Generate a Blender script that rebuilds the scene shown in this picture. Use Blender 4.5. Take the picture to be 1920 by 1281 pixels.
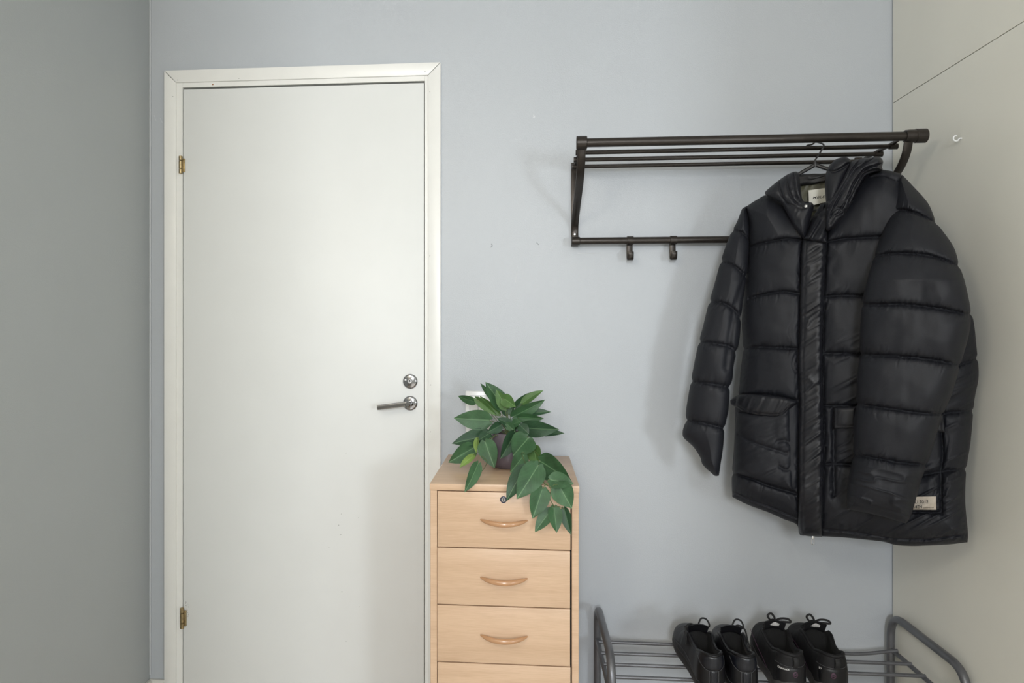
import bpy, bmesh, math, random
import numpy as np
from mathutils import Vector, Matrix, Euler

random.seed(7)
S = bpy.context.scene
for o in list(bpy.data.objects):
    bpy.data.objects.remove(o, do_unlink=True)
COL = S.collection

# ------------------------------------------------------------------ camera
FPX, CX, CY = 1400.0, 870.0, 622.0          # focal length and principal point in 1920x1281 pixels
TH = math.radians(4.8)                      # camera turned slightly to the left of the wall's normal
CAM = Vector((0.0, -2.4, 1.23))
cd = bpy.data.cameras.new('camera')
cam = bpy.data.objects.new('camera', cd)
COL.objects.link(cam)
cam.location = CAM
cam.rotation_euler = (math.radians(90), 0, TH)
cd.sensor_width = 36.0
cd.lens = FPX / 1920 * 36.0
cd.shift_x = (960 - CX) / 1920
cd.shift_y = -(640.5 - CY) / 1920
cd.clip_start = 0.05
S.camera = cam

# ------------------------------------------------------------------ world, exposure, lights
W = bpy.data.worlds.new('world')
S.world = W
W.use_nodes = True
W.node_tree.nodes['Background'].inputs[0].default_value = (0.75, 0.85, 1.0, 1)
W.node_tree.nodes['Background'].inputs[1].default_value = 0.6
S.view_settings.view_transform = 'Standard'
S.view_settings.look = 'None'
S.view_settings.gamma = 1.0
S.view_settings.use_curve_mapping = False
S.view_settings.exposure = -0.26

XL, XR = -1.2556, 1.1196                    # side walls
YREAR, XFAR, ZC = -5.2, 3.2, 2.55           # rest of the room behind the camera


def area(name, loc, rot, sx, sy, power, color, shape='RECTANGLE'):
    l = bpy.data.lights.new(name, 'AREA')
    l.shape = shape
    l.size = sx
    l.size_y = sy
    l.energy = power
    l.color = color
    o = bpy.data.objects.new(name, l)
    COL.objects.link(o)
    o.location = loc
    o.rotation_euler = [math.radians(a) for a in rot]
    return o


# daylight entering the two windows in the rear wall, behind the camera
area('window_daylight_right', (2.45, YREAR + 0.06, 1.2), (90, 0, 0), 0.62, 0.7, 66, (0.88, 0.95, 1.0))
area('window_daylight_middle', (-0.10, YREAR + 0.06, 1.85), (90, 0, 0), 0.52, 0.62, 102, (0.95, 0.975, 1.0))
# warm fill light added left of and behind the camera for the right wall
pl_ = bpy.data.lights.new('warm_fill_light', 'POINT')
pl_.energy = 30
pl_.color = (1.0, 0.91, 0.76)
pl_.shadow_soft_size = 0.16
plo = bpy.data.objects.new('warm_fill_light', pl_)
COL.objects.link(plo)
plo.location = (-0.80, -2.62, 2.12)


# ------------------------------------------------------------------ pixel helpers
FW = Vector((-math.sin(TH), math.cos(TH), 0))
RT = Vector((math.cos(TH), math.sin(TH), 0))


def ray(px, py):
    return FW + RT * ((px - CX) / FPX) + Vector((0, 0, -(py - CY) / FPX))


def PY(px, py, y):
    r = ray(px, py)
    return CAM + r * ((y - CAM.y) / r.y)


def PX(px, py, x):
    r = ray(px, py)
    return CAM + r * ((x - CAM.x) / r.x)


def PT(px, py, t):
    return CAM + ray(px, py) * t


# ------------------------------------------------------------------ materials
def mat(name, col, rough=0.5, metal=0.0, spec=0.5, bump=None, var=None, coat=0.0, sheen=0.0, trans=0.0):
    """bump=(scale, strength, distance); var=(scale, amount)"""
    m = bpy.data.materials.new(name)
    m.use_nodes = True
    nt = m.node_tree
    b = nt.nodes['Principled BSDF']
    b.inputs['Base Color'].default_value = (*col, 1)
    b.inputs['Roughness'].default_value = rough
    b.inputs['Metallic'].default_value = metal
    b.inputs['Specular IOR Level'].default_value = spec
    b.inputs['Coat Weight'].default_value = coat
    b.inputs['Sheen Weight'].default_value = sheen
    b.inputs['Transmission Weight'].default_value = trans
    tc = nt.nodes.new('ShaderNodeTexCoord')
    if var:
        n = nt.nodes.new('ShaderNodeTexNoise')
        n.inputs['Scale'].default_value = var[0]
        n.inputs['Detail'].default_value = 4
        nt.links.new(tc.outputs['Object'], n.inputs['Vector'])
        mr = nt.nodes.new('ShaderNodeMapRange')
        mr.inputs['From Min'].default_value = 0.3
        mr.inputs['From Max'].default_value = 0.7
        mr.inputs['To Min'].default_value = 1 - var[1]
        mr.inputs['To Max'].default_value = 1 + var[1]
        nt.links.new(n.outputs['Fac'], mr.inputs['Value'])
        vm = nt.nodes.new('ShaderNodeVectorMath')
        vm.operation = 'SCALE'
        vm.inputs[0].default_value = col
        nt.links.new(mr.outputs[0], vm.inputs['Scale'])
        nt.links.new(vm.outputs[0], b.inputs['Base Color'])
    if bump:
        n = nt.nodes.new('ShaderNodeTexNoise')
        n.inputs['Scale'].default_value = bump[0]
        n.inputs['Detail'].default_value = 3
        nt.links.new(tc.outputs['Object'], n.inputs['Vector'])
        bp = nt.nodes.new('ShaderNodeBump')
        bp.inputs['Strength'].default_value = bump[1]
        bp.inputs['Distance'].default_value = bump[2]
        nt.links.new(n.outputs['Fac'], bp.inputs['Height'])
        nt.links.new(bp.outputs[0], b.inputs['Normal'])
    return m


def wood_mat(name, c1, c2, rough=0.38):
    m = bpy.data.materials.new(name)
    m.use_nodes = True
    nt = m.node_tree
    b = nt.nodes['Principled BSDF']
    b.inputs['Roughness'].default_value = rough
    tc = nt.nodes.new('ShaderNodeTexCoord')
    mp = nt.nodes.new('ShaderNodeMapping')
    mp.inputs['Scale'].default_value = (2.2, 22, 34)
    oi = nt.nodes.new('ShaderNodeObjectInfo')
    ad = nt.nodes.new('ShaderNodeVectorMath')
    ad.operation = 'ADD'
    mu = nt.nodes.new('ShaderNodeVectorMath')
    mu.operation = 'SCALE'
    mu.inputs[0].default_value = (9, 9, 9)
    nt.links.new(oi.outputs['Random'], mu.inputs['Scale'])
    nt.links.new(tc.outputs['Object'], mp.inputs['Vector'])
    nt.links.new(mp.outputs[0], ad.inputs[0])
    nt.links.new(mu.outputs[0], ad.inputs[1])
    n1 = nt.nodes.new('ShaderNodeTexNoise')
    n1.inputs['Scale'].default_value = 1.6
    n1.inputs['Detail'].default_value = 5
    n1.inputs['Distortion'].default_value = 0.4
    nt.links.new(ad.outputs[0], n1.inputs['Vector'])
    mp2 = nt.nodes.new('ShaderNodeMapping')
    mp2.inputs['Scale'].default_value = (14, 160, 260)
    nt.links.new(tc.outputs['Object'], mp2.inputs['Vector'])
    n2 = nt.nodes.new('ShaderNodeTexNoise')
    n2.inputs['Scale'].default_value = 2.0
    n2.inputs['Detail'].default_value = 2
    nt.links.new(mp2.outputs[0], n2.inputs['Vector'])
    mx = nt.nodes.new('ShaderNodeMath')
    mx.operation = 'MULTIPLY_ADD'
    mx.inputs[1].default_value = 0.45
    nt.links.new(n2.outputs['Fac'], mx.inputs[0])
    ms = nt.nodes.new('ShaderNodeMath')
    ms.operation = 'MULTIPLY'
    ms.inputs[1].default_value = 0.6
    nt.links.new(n1.outputs['Fac'], ms.inputs[0])
    nt.links.new(ms.outputs[0], mx.inputs[2])
    cr = nt.nodes.new('ShaderNodeValToRGB')
    cr.color_ramp.elements[0].position = 0.36
    cr.color_ramp.elements[0].color = (*c2, 1)
    cr.color_ramp.elements[1].position = 0.62
    cr.color_ramp.elements[1].color = (*c1, 1)
    nt.links.new(mx.outputs[0], cr.inputs[0])
    nt.links.new(cr.outputs[0], b.inputs['Base Color'])
    return m


M = {}
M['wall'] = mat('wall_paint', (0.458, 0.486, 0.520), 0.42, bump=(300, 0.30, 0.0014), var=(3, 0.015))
M['wall_shade'] = mat('wall_paint_shaded', (0.40, 0.425, 0.43), 0.42, bump=(300, 0.30, 0.0014), var=(3, 0.015))  # same paint as the back wall, darkened to carry the left wall's shade
M['panel'] = mat('panel_beige', (0.81, 0.80, 0.73), 0.5, bump=(500, 0.08, 0.001), var=(4, 0.02))
M['shell'] = mat('room_paint', (0.70, 0.70, 0.68), 0.7)
M['ceil'] = mat('ceiling_paint', (0.8, 0.8, 0.78), 0.8)
M['floor'] = wood_mat('floor_laminate', (0.66, 0.60, 0.53), (0.58, 0.52, 0.45), 0.45)
M['door'] = mat('door_paint', (0.74, 0.752, 0.742), 0.42, spec=0.4, bump=(260, 0.06, 0.001), var=(6, 0.012))
M['trim'] = mat('trim_paint', (0.80, 0.80, 0.775), 0.35, var=(20, 0.012))
M['dark'] = mat('dark_gap', (0.02, 0.018, 0.015), 0.8)
M['caulk'] = mat('caulk', (0.50, 0.52, 0.545), 0.4)
M['base'] = mat('baseboard_paint', (0.66, 0.655, 0.62), 0.45, var=(40, 0.05))
M['brass'] = mat('aged_brass', (0.36, 0.28, 0.15), 0.38, 0.9, var=(120, 0.25))
M['chrome'] = mat('chrome', (0.36, 0.36, 0.37), 0.08, 1.0)
M['steel'] = mat('screw_steel', (0.6, 0.6, 0.6), 0.3, 1.0)
M['black'] = mat('black_plastic', (0.012, 0.012, 0.013), 0.4)
M['beech'] = wood_mat('beech_front', (0.62, 0.435, 0.295), (0.54, 0.365, 0.237))
M['handle'] = mat('handle_brown', (0.47, 0.26, 0.135), 0.22, coat=0.3)
M['white'] = mat('white_plastic', (0.78, 0.79, 0.80), 0.3)
M['rack'] = mat('rack_metal', (0.040, 0.034, 0.030), 0.34, 0.55, var=(60, 0.12))
M['shoerack'] = mat('shoe_rack_grey', (0.155, 0.158, 0.17), 0.38, 0.55, var=(30, 0.1))
M['pot'] = mat('pot_glaze', (0.105, 0.085, 0.10), 0.32, coat=0.2)
M['soil'] = mat('soil', (0.03, 0.022, 0.015), 0.95, bump=(300, 0.8, 0.003))


def leaf_mat(name, col):
    m = mat(name, col, 0.48, spec=0.35, bump=(140, 0.12, 0.001), var=(35, 0.22))
    return m


M['leaf_a'] = leaf_mat('leaf_deep', (0.022, 0.062, 0.028))
M['leaf_b'] = leaf_mat('leaf_mid', (0.034, 0.092, 0.036))
M['leaf_c'] = leaf_mat('leaf_fresh', (0.066, 0.140, 0.038))
M['leaf_d'] = leaf_mat('leaf_pale', (0.170, 0.265, 0.062))
M['leaf_e'] = leaf_mat('leaf_grey', (0.050, 0.115, 0.052))
M['vein'] = mat('leaf_vein', (0.13, 0.23, 0.11), 0.5)
M['stem'] = mat('stem', (0.10, 0.135, 0.045), 0.5)
M['nylon'] = mat('jacket_nylon', (0.0115, 0.0124, 0.0168), 0.58, spec=0.30, bump=(1100, 0.35, 0.0006), var=(700, 0.22))
M['nylon_smooth'] = mat('jacket_nylon_smooth', (0.0105, 0.0111, 0.0150), 0.47, spec=0.36, bump=(1100, 0.25, 0.0005), var=(700, 0.20))
M['lining'] = mat('olive_lining', (0.075, 0.072, 0.036), 0.5, bump=(120, 0.3, 0.002), var=(40, 0.3))
M['inner_black'] = mat('inner_black', (0.010, 0.010, 0.011), 0.55)
M['tagwhite'] = mat('woven_tag', (0.70, 0.69, 0.62), 0.7, bump=(800, 0.2, 0.0003))
M['tagbeige'] = mat('beige_tag', (0.42, 0.37, 0.31), 0.7, bump=(800, 0.3, 0.0003), var=(90, 0.12))
M['ink'] = mat('ink', (0.03, 0.028, 0.026), 0.7)
M['leather'] = mat('black_leather', (0.0060, 0.0060, 0.0075), 0.42, spec=0.35, bump=(260, 0.18, 0.0008), var=(30, 0.2))
M['leather_heel'] = mat('leather_heel', (0.006, 0.007, 0.011), 0.30, spec=0.45, bump=(60, 0.12, 0.001))
M['softshell'] = mat('sneaker_fabric', (0.0080, 0.0078, 0.0090), 0.65, spec=0.3, bump=(420, 0.35, 0.0008), var=(40, 0.3))
M['shoelining'] = mat('shoe_lining', (0.004, 0.004, 0.0045), 0.9)
M['rubber'] = mat('sole_rubber', (0.014, 0.0135, 0.0135), 0.6, bump=(200, 0.3, 0.001), var=(40, 0.25))
M['rubber_grey'] = mat('sole_rubber_grey', (0.042, 0.040, 0.039), 0.65, bump=(200, 0.3, 0.001), var=(40, 0.25))
M['stitch'] = mat('stitch', (0.06, 0.06, 0.065), 0.7)
M['lace'] = mat('lace', (0.008, 0.008, 0.009), 0.75, bump=(1200, 0.4, 0.0005))
M['purple'] = mat('purple_print', (0.075, 0.030, 0.060), 0.55)
M['dirty_white'] = mat('dirty_white', (0.55, 0.54, 0.53), 0.7, var=(120, 0.25))
M['rust'] = mat('rust', (0.30, 0.12, 0.04), 0.8)
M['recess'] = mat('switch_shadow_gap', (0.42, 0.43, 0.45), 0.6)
M['navy'] = mat('lock_ring_navy', (0.02, 0.025, 0.06), 0.35)
M['speck'] = mat('speck', (0.20, 0.20, 0.19), 0.8)
M['filler'] = mat('filler', (0.60, 0.62, 0.65), 0.6)
M['scuffd'] = mat('wall_dent', (0.30, 0.32, 0.345), 0.6)
M['grime'] = mat('grime', (0.09, 0.08, 0.06), 0.8)
M['glass'] = mat('glass', (1, 1, 1), 0.02, trans=1.0)


# ------------------------------------------------------------------ mesh helpers
def link(name, me, parent=None, loc=None):
    o = bpy.data.objects.new(name, me)
    COL.objects.link(o)
    if loc is not None:
        o.location = loc
    if parent is not None:
        o.parent = parent
        o.matrix_parent_inverse = Matrix.Translation(-abs_loc(parent))
    return o


def abs_loc(o):
    """all roots and parts are unrotated: world origin of an object"""
    return Vector(o['_o']) if '_o' in o else Vector((0, 0, 0))


def empty(name, loc, label=None, cat=None, group=None, kind=None):
    o = bpy.data.objects.new(name, None)
    COL.objects.link(o)
    o.location = loc
    o.empty_display_size = 0.05
    o['_o'] = tuple(loc)
    tag(o, label, cat, group, kind)
    return o


def tag(o, label=None, cat=None, group=None, kind=None):
    if label:
        o['label'] = label
    if cat:
        o['category'] = cat
    if group:
        o['group'] = group
    if kind:
        o['kind'] = kind
    return o


def from_bm(name, bm, m, parent=None, smooth=False, angle=None):
    me = bpy.data.meshes.new(name)
    bmesh.ops.recalc_face_normals(bm, faces=bm.faces)
    bm.to_mesh(me)
    bm.free()
    me.materials.append(m)
    if smooth:
        for p in me.polygons:
            p.use_smooth = True
        if angle:
            me.set_sharp_from_angle(angle=math.radians(angle))
    return link(name, me, parent)


def from_data(name, vs, fs, m, parent=None, smooth=True, angle=None, recalc=True):
    if recalc:
        bm = bmesh.new()
        bv = [bm.verts.new(v) for v in vs]
        for f in fs:
            try:
                bm.faces.new([bv[i] for i in f])
            except ValueError:
                pass
        return from_bm(name, bm, m, parent, smooth, angle)
    me = bpy.data.meshes.new(name)
    me.from_pydata([tuple(v) for v in vs], [], fs)
    me.update()
    me.materials.append(m)
    if smooth:
        for p in me.polygons:
            p.use_smooth = True
    return link(name, me, parent)


def bm_box(bm, lo, hi, bev=0.0, seg=2):
    lo, hi = Vector(lo), Vector(hi)
    r = bmesh.ops.create_cube(bm, size=1)
    vs = r['verts']
    c, d = (lo + hi) / 2, hi - lo
    for v in vs:
        v.co = Vector((c.x + v.co.x * d.x, c.y + v.co.y * d.y, c.z + v.co.z * d.z))
    if bev > 0:
        es = list({e for v in vs for e in v.link_edges})
        bmesh.ops.bevel(bm, geom=es, offset=bev, segments=seg, profile=0.5, affect='EDGES')


def box(name, lo, hi, m, parent=None, bev=0.0, seg=2):
    bm = bmesh.new()
    bm_box(bm, lo, hi, bev, seg)
    return from_bm(name, bm, m, parent, bev > 0, 40)


def boxes(name, lst, m, parent=None, bev=0.0):
    bm = bmesh.new()
    for lo, hi in lst:
        bm_box(bm, lo, hi, bev)
    return from_bm(name, bm, m, parent, bev > 0, 40)


def smooth_path(pts, n=8):
    """Catmull-Rom through points"""
    P = [Vector(p) for p in pts]
    if len(P) < 3:
        return P
    Q = [P[0] * 2 - P[1]] + P + [P[-1] * 2 - P[-2]]
    out = []
    for i in range(1, len(Q) - 2):
        p0, p1, p2, p3 = Q[i - 1], Q[i], Q[i + 1], Q[i + 2]
        for k in range(n):
            t = k / n
            out.append(0.5 * ((2 * p1) + (p2 - p0) * t + (2 * p0 - 5 * p1 + 4 * p2 - p3) * t * t + (3 * p1 - p0 - 3 * p2 + p3) * t ** 3))
    out.append(P[-1])
    return out


def fillet(pts, rad, n=8):
    P = [Vector(p) for p in pts]
    out = [P[0]]
    for i in range(1, len(P) - 1):
        a, b, c = P[i - 1], P[i], P[i + 1]
        d1, d2 = (a - b), (c - b)
        r = min(rad, d1.length * 0.49, d2.length * 0.49)
        s, e = b + d1.normalized() * r, b + d2.normalized() * r
        for k in range(n + 1):
            t = k / n
            out.append(s * (1 - t) ** 2 + b * 2 * t * (1 - t) + e * t * t)
    out.append(P[-1])
    return out


def bm_sweep(bm, path, sec, scale=None, up=Vector((0, 0, 1)), fixed=False, cap=True):
    """sweep a closed 2D section along a path; scale = per-point factor"""
    P = [Vector(p) for p in path]
    n = len(P)
    T = [(P[min(i + 1, n - 1)] - P[max(i - 1, 0)]).normalized() for i in range(n)]
    u = up - T[0] * up.dot(T[0])
    if u.length < 1e-4:
        u = Vector((1, 0, 0)) - T[0] * T[0].x
        if u.length < 1e-4:
            u = Vector((0, 1, 0))
    u.normalize()
    rings = []
    for i in range(n):
        if fixed:
            u = up - T[i] * up.dot(T[i])
        else:
            u = u - T[i] * u.dot(T[i])
        u.normalize()
        w = T[i].cross(u)
        k = 1.0 if scale is None else scale[i]
        kx, ky = k if isinstance(k, (tuple, list)) else (k, k)
        rings.append([bm.verts.new(P[i] + w * (a * kx) + u * (b * ky)) for a, b in sec])
    m = len(sec)
    for i in range(n - 1):
        for j in range(m):
            bm.faces.new((rings[i][j], rings[i][(j + 1) % m], rings[i + 1][(j + 1) % m], rings[i + 1][j]))
    if cap:
        bm.faces.new(rings[0][::-1])
        bm.faces.new(rings[-1])


def circ(r, n=12, ry=None):
    ry = ry or r
    return [(r * math.cos(2 * math.pi * k / n), ry * math.sin(2 * math.pi * k / n)) for k in range(n)]


def rrect(w, h, r, n=3):
    out = []
    for cx, cy, a0 in ((w / 2 - r, h / 2 - r, 0), (-w / 2 + r, h / 2 - r, 90), (-w / 2 + r, -h / 2 + r, 180), (w / 2 - r, -h / 2 + r, 270)):
        for k in range(n + 1):
            a = math.radians(a0 + 90 * k / n)
            out.append((cx + r * math.cos(a), cy + r * math.sin(a)))
    return out


def tube(name, path, r, m, parent=None, n=12, scale=None, sec=None, **kw):
    bm = bmesh.new()
    bm_sweep(bm, path, sec or circ(r, n), scale, **kw)
    return from_bm(name, bm, m, parent, True, 50)


def lathe(name, prof, axis_o, axis, m, parent=None, n=32, angle=35):
    """prof = [(radius, distance along axis)]"""
    ax = Vector(axis).normalized()
    u = ax.orthogonal().normalized()
    w = ax.cross(u)
    bm = bmesh.new()
    rings = []
    for r, h in prof:
        c = Vector(axis_o) + ax * h
        if r < 1e-6:
            rings.append([bm.verts.new(c)])
        else:
            rings.append([bm.verts.new(c + u * r * math.cos(2 * math.pi * k / n) + w * r * math.sin(2 * math.pi * k / n)) for k in range(n)])
    for a, b in zip(rings, rings[1:]):
        if len(a) == 1 and len(b) == 1:
            continue
        for k in range(n):
            k2 = (k + 1) % n
            if len(a) == 1:
                bm.faces.new((a[0], b[k], b[k2]))
            elif len(b) == 1:
                bm.faces.new((a[k], a[k2], b[0]))
            else:
                bm.faces.new((a[k], a[k2], b[k2], b[k]))
    return from_bm(name, bm, m, parent, True, angle)


def prism(name, poly, y0, y1, m, parent=None, bev=0.0):
    """polygon in X-Z extruded along Y"""
    bm = bmesh.new()
    a = [bm.verts.new((x, y0, z)) for x, z in poly]
    b = [bm.verts.new((x, y1, z)) for x, z in poly]
    bm.faces.new(a)
    bm.faces.new(b[::-1])
    n = len(poly)
    for i in range(n):
        bm.faces.new((a[i], a[(i + 1) % n], b[(i + 1) % n], b[i]))
    if bev:
        bmesh.ops.bevel(bm, geom=list(bm.edges), offset=bev, segments=2, profile=0.5, affect='EDGES')
    return from_bm(name, bm, m, parent, bev > 0, 40)


def text_mesh(name, s, size, xf, m, parent=None, offset=0.0, shear=0.0, spacing=1.0):
    """flat printed lettering; xf maps (x, y) of the text plane to world"""
    cu = bpy.data.curves.new('txt', 'FONT')
    cu.body = s
    cu.size = size
    cu.offset = offset
    cu.shear = shear
    cu.space_character = spacing
    cu.resolution_u = 3
    o = bpy.data.objects.new('txt', cu)
    COL.objects.link(o)
    dg = bpy.context.evaluated_depsgraph_get()
    me = bpy.data.meshes.new_from_object(o.evaluated_get(dg))
    bpy.data.objects.remove(o, do_unlink=True)
    for v in me.vertices:
        v.co = xf(v.co.x, v.co.y)
    me.name = name
    me.materials.clear()
    me.materials.append(m)
    return link(name, me, parent)

# ------------------------------------------------------------------ room shell
yc = -0.016                                             # casing front plane
cas_l, cas_r = PY(307.5, 640, yc).x, PY(826, 640, yc).x
cas_il, cas_ir = PY(329.5, 640, yc).x, PY(802.5, 640, yc).x
cas_w = cas_ir - cas_il
cas_top = (PY(307.5, 133.6, yc).z + PY(826, 115, yc).z) / 2
cas_it = cas_top - (cas_r - cas_ir)
leaf_l, leaf_r = PY(343.5, 640, -0.008).x, PY(794.8, 640, -0.008).x
leaf_t = (PY(343.5, 169.5, -0.008).z + PY(794.8, 154, -0.008).z) / 2
op_l, op_r, op_t = cas_il - 0.015, cas_ir + 0.015, cas_it + 0.015

WALL_E = XR + 0.10
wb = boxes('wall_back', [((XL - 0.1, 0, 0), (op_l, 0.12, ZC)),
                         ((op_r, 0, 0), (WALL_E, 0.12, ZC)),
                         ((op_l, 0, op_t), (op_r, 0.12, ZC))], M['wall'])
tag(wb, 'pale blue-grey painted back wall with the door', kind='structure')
wl = box('wall_left', (XL - 0.1, YREAR, 0), (XL, 0, ZC), M['wall_shade'])
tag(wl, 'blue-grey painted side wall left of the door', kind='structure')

# right partition: dark backing, two beige boards with an open joint
JZ = PX(1672, 196, XR).z
JZ = (JZ + PX(1919, 38.5, XR).z) / 2
YP = -1.55
wr = box('wall_right', (XR + 0.016, YP, 0), (XR + 0.10, 0.0, ZC), M['dark'])
tag(wr, 'beige boarded side wall right of the coat rack', kind='structure')
box('wall_board', (XR, YP, JZ + 0.0008), (XR + 0.0165, -0.006, ZC), M['panel'], wr, 0.0006, 1)
box('wall_board', (XR, YP, 0), (XR + 0.0165, -0.006, JZ - 0.0008), M['panel'], wr, 0.0006, 1)
tag(box('wall_end', (XR, YP - 0.02, 0), (XFAR, YP, ZC), M['shell']), 'pale wall return beside the beige boards', kind='structure')
tag(box('wall_far', (XFAR, YREAR, 0), (XFAR + 0.1, YP, ZC), M['shell']), 'pale side wall of the room behind', kind='structure')
WINS = ((-0.42, 0.22, 1.48, 2.22), (2.08, 2.82, 0.90, 1.70))
wr_parts, edge = [], XL - 0.1
for wx0, wx1, wz0, wz1 in WINS:
    wr_parts += [((edge, YREAR - 0.12, 0), (wx0, YREAR, ZC)), ((wx0, YREAR - 0.12, 0), (wx1, YREAR, wz0)), ((wx0, YREAR - 0.12, wz1), (wx1, YREAR, ZC))]
    edge = wx1
wr_parts.append(((edge, YREAR - 0.12, 0), (XFAR + 0.1, YREAR, ZC)))
tag(boxes('wall_rear', wr_parts, M['shell']), 'pale rear wall of the room with two windows', kind='structure')
tag(box('wall_light_block', (XL, -2.95, 0), (-0.50, -2.85, ZC), M['shell']), 'added unseen wall piece blocking window light on the left', kind='structure')  # unseen wall added to keep window light off the left side
tag(box('floor', (XL - 0.1, YREAR - 0.1, -0.05), (XFAR + 0.1, 0.12, 0), M['floor']), 'pale laminate floor', kind='structure')
tag(box('ceiling', (XL - 0.1, YREAR - 0.1, ZC), (XFAR + 0.1, 0.12, ZC + 0.05), M['ceil']), 'white painted ceiling', kind='structure')
for wn, (wx0, wx1, wz0, wz1) in enumerate(WINS):
    win = empty('window_%d' % (wn + 1), ((wx0 + wx1) / 2, YREAR - 0.06, wz0), ('higher', 'lower')[wn] + ' white framed window in the rear wall', kind='structure')
    for lo, hi in (((wx0, 0, wz0), (wx1, 0, wz0 + 0.06)), ((wx0, 0, wz1 - 0.06), (wx1, 0, wz1)),
                   ((wx0, 0, wz0 + 0.06), (wx0 + 0.06, 0, wz1 - 0.06)), ((wx1 - 0.06, 0, wz0 + 0.06), (wx1, 0, wz1 - 0.06))):
        box('window_frame', (lo[0], YREAR - 0.09, lo[2]), (hi[0], YREAR - 0.03, hi[2]), M['trim'], win, 0.004)
    box('pane', (wx0 + 0.06, YREAR - 0.065, wz0 + 0.06), (wx1 - 0.06, YREAR - 0.06, wz1 - 0.06), M['glass'], win)

# corner caulk, baseboards
tr = tube('trim_1', [(XL + 0.002, -0.002, 0.085), (XL + 0.002, -0.002, ZC)], 0.0032, M['caulk'], n=10)
tag(tr, 'pale caulk bead down the left corner', kind='structure')
bt = PY(300, 1276, -0.012).z
tag(box('baseboard_back', (XL, -0.012, 0), (cas_l, 0, bt), M['base'], None, 0.003), 'short off-white baseboard between corner and door', kind='structure')
cab_r_guess = PY(1080, 1200, 0).x
tag(box('baseboard_back_right', (cas_r, -0.012, 0), (XR, 0, bt), M['base'], None, 0.003), 'off-white baseboard right of the door', kind='structure')
tag(box('baseboard_left', (XL, YREAR, 0), (XL + 0.012, -0.012, bt), M['base'], None, 0.003), 'off-white baseboard along the left wall', kind='structure')

# ------------------------------------------------------------------ door
door = empty('door_1', ((leaf_l + leaf_r) / 2, 0, 0), 'off-white flush door in a white mitred frame', kind='structure')
g = 0.0011
prism('casing', [(cas_l, 0), (cas_il, 0), (cas_il, cas_it - g), (cas_l, cas_top - g)], yc, 0.0, M['trim'], door, 0.0012)
prism('casing', [(cas_r, 0), (cas_ir, 0), (cas_ir, cas_it - g), (cas_r, cas_top - g)], yc, 0.0, M['trim'], door, 0.0012)
prism('casing', [(cas_l + g, cas_top), (cas_il + g, cas_it), (cas_ir - g, cas_it), (cas_r - g, cas_top)], yc, 0.0, M['trim'], door, 0.0012)
gap = 0.0032
for lo, hi in (((op_l, 0), (leaf_l - gap * 0.6, op_t)), ((leaf_r + gap, 0), (op_r, op_t)), ((leaf_l - gap * 0.6, leaf_t + gap * 2.0), (leaf_r + gap, op_t))):
    box('jamb', (lo[0], -0.0085, lo[1]), (hi[0], 0.10, hi[1]), M['trim'], door, 0.0008, 1)
boxes('door_stop', [((leaf_l - 0.004, 0.036, 0), (leaf_l + 0.02, 0.10, leaf_t + 0.008)),
                    ((leaf_r - 0.02, 0.036, 0), (leaf_r + 0.004, 0.10, leaf_t + 0.008)),
                    ((leaf_l, 0.036, leaf_t - 0.02), (leaf_r, 0.10, leaf_t + 0.010))], M['dark'], door)
box('door_leaf', (leaf_l, -0.008, 0.012), (leaf_r, 0.034, leaf_t), M['door'], door, 0.0012, 2)
box('threshold', (op_l, -0.004, 0), (op_r, 0.10, 0.012), M['floor'], door)

for hy0, hy1, cxp in ((292.5, 325.5, 338.8), (1140, 1179, 341.2)):
    a, b = PY(cxp, hy1, -0.016), PY(cxp, hy0, -0.016)
    L = b.z - a.z
    h = empty('hinge', (a.x, -0.016, a.z), 'aged brass butt hinge')
    h.parent = door
    h.matrix_parent_inverse = Matrix.Translation(-abs_loc(door))
    r = 0.0062
    for f0, f1 in ((0, 0.26), (0.275, 0.735), (0.75, 1.0)):
        z0, z1 = a.z + L * f0, a.z + L * f1
        lathe('knuckle', [(0, 0), (r * 0.8, 0), (r, 0.0008), (r, z1 - z0 - 0.0008), (r * 0.8, z1 - z0), (0, z1 - z0)], (a.x, -0.0160, z0), (0, 0, 1), M['brass'], h, 16)
    box('hinge_plate', (a.x, -0.0135, a.z + L * 0.10), (a.x + 0.0125, -0.0080, a.z + L * 0.86), M['brass'], h, 0.0008)

# lever handle and lock rose
lv = PY(769, 756.5, -0.012)
hd = empty('lever_handle', lv, 'polished chrome lever handle on a round rose')
hd.parent = door
hd.matrix_parent_inverse = Matrix.Translation(-abs_loc(door))
rr = 0.0238
rose_prof = [(0, 0.0072), (rr * 0.80, 0.0072), (rr * 0.93, 0.0058), (rr, 0.0030), (rr, 0)]
lathe('rose', rose_prof, (lv.x, -0.008, lv.z), (0, -1, 0), M['chrome'], hd, 40)
lathe('neck', [(0.0115, 0), (0.0098, 0.006), (0.0092, 0.030), (0.0092, 0.048), (0.006, 0.0505), (0, 0.0505)], (lv.x, -0.014, lv.z), (0, -1, 0), M['chrome'], hd, 28)
e0, e1 = PY(766, 757.5, -0.056), PY(707.5, 764.5, -0.056)
path = [Vector((lv.x + 0.002, -0.050, lv.z)), e0, e0.lerp(e1, 0.4), e1]
tube('lever', smooth_path(path, 6), 0.008, M['chrome'], hd, sec=rrect(0.009, 0.0165, 0.0035, 3), fixed=True)
for dx, dz in ((0.004, 0.0145), (0.003, -0.0165)):
    lathe('screw', [(0, 0.0012), (0.0030, 0.0010), (0.0034, 0)], (lv.x + dx, -0.0150, lv.z + dz), (0, -1, 0), M['steel'], hd, 12)
ek = PY(769, 715.5, -0.012)
ro = empty('lock_rose', ek, 'round chrome lock rose with two screws')
ro.parent = door
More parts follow.
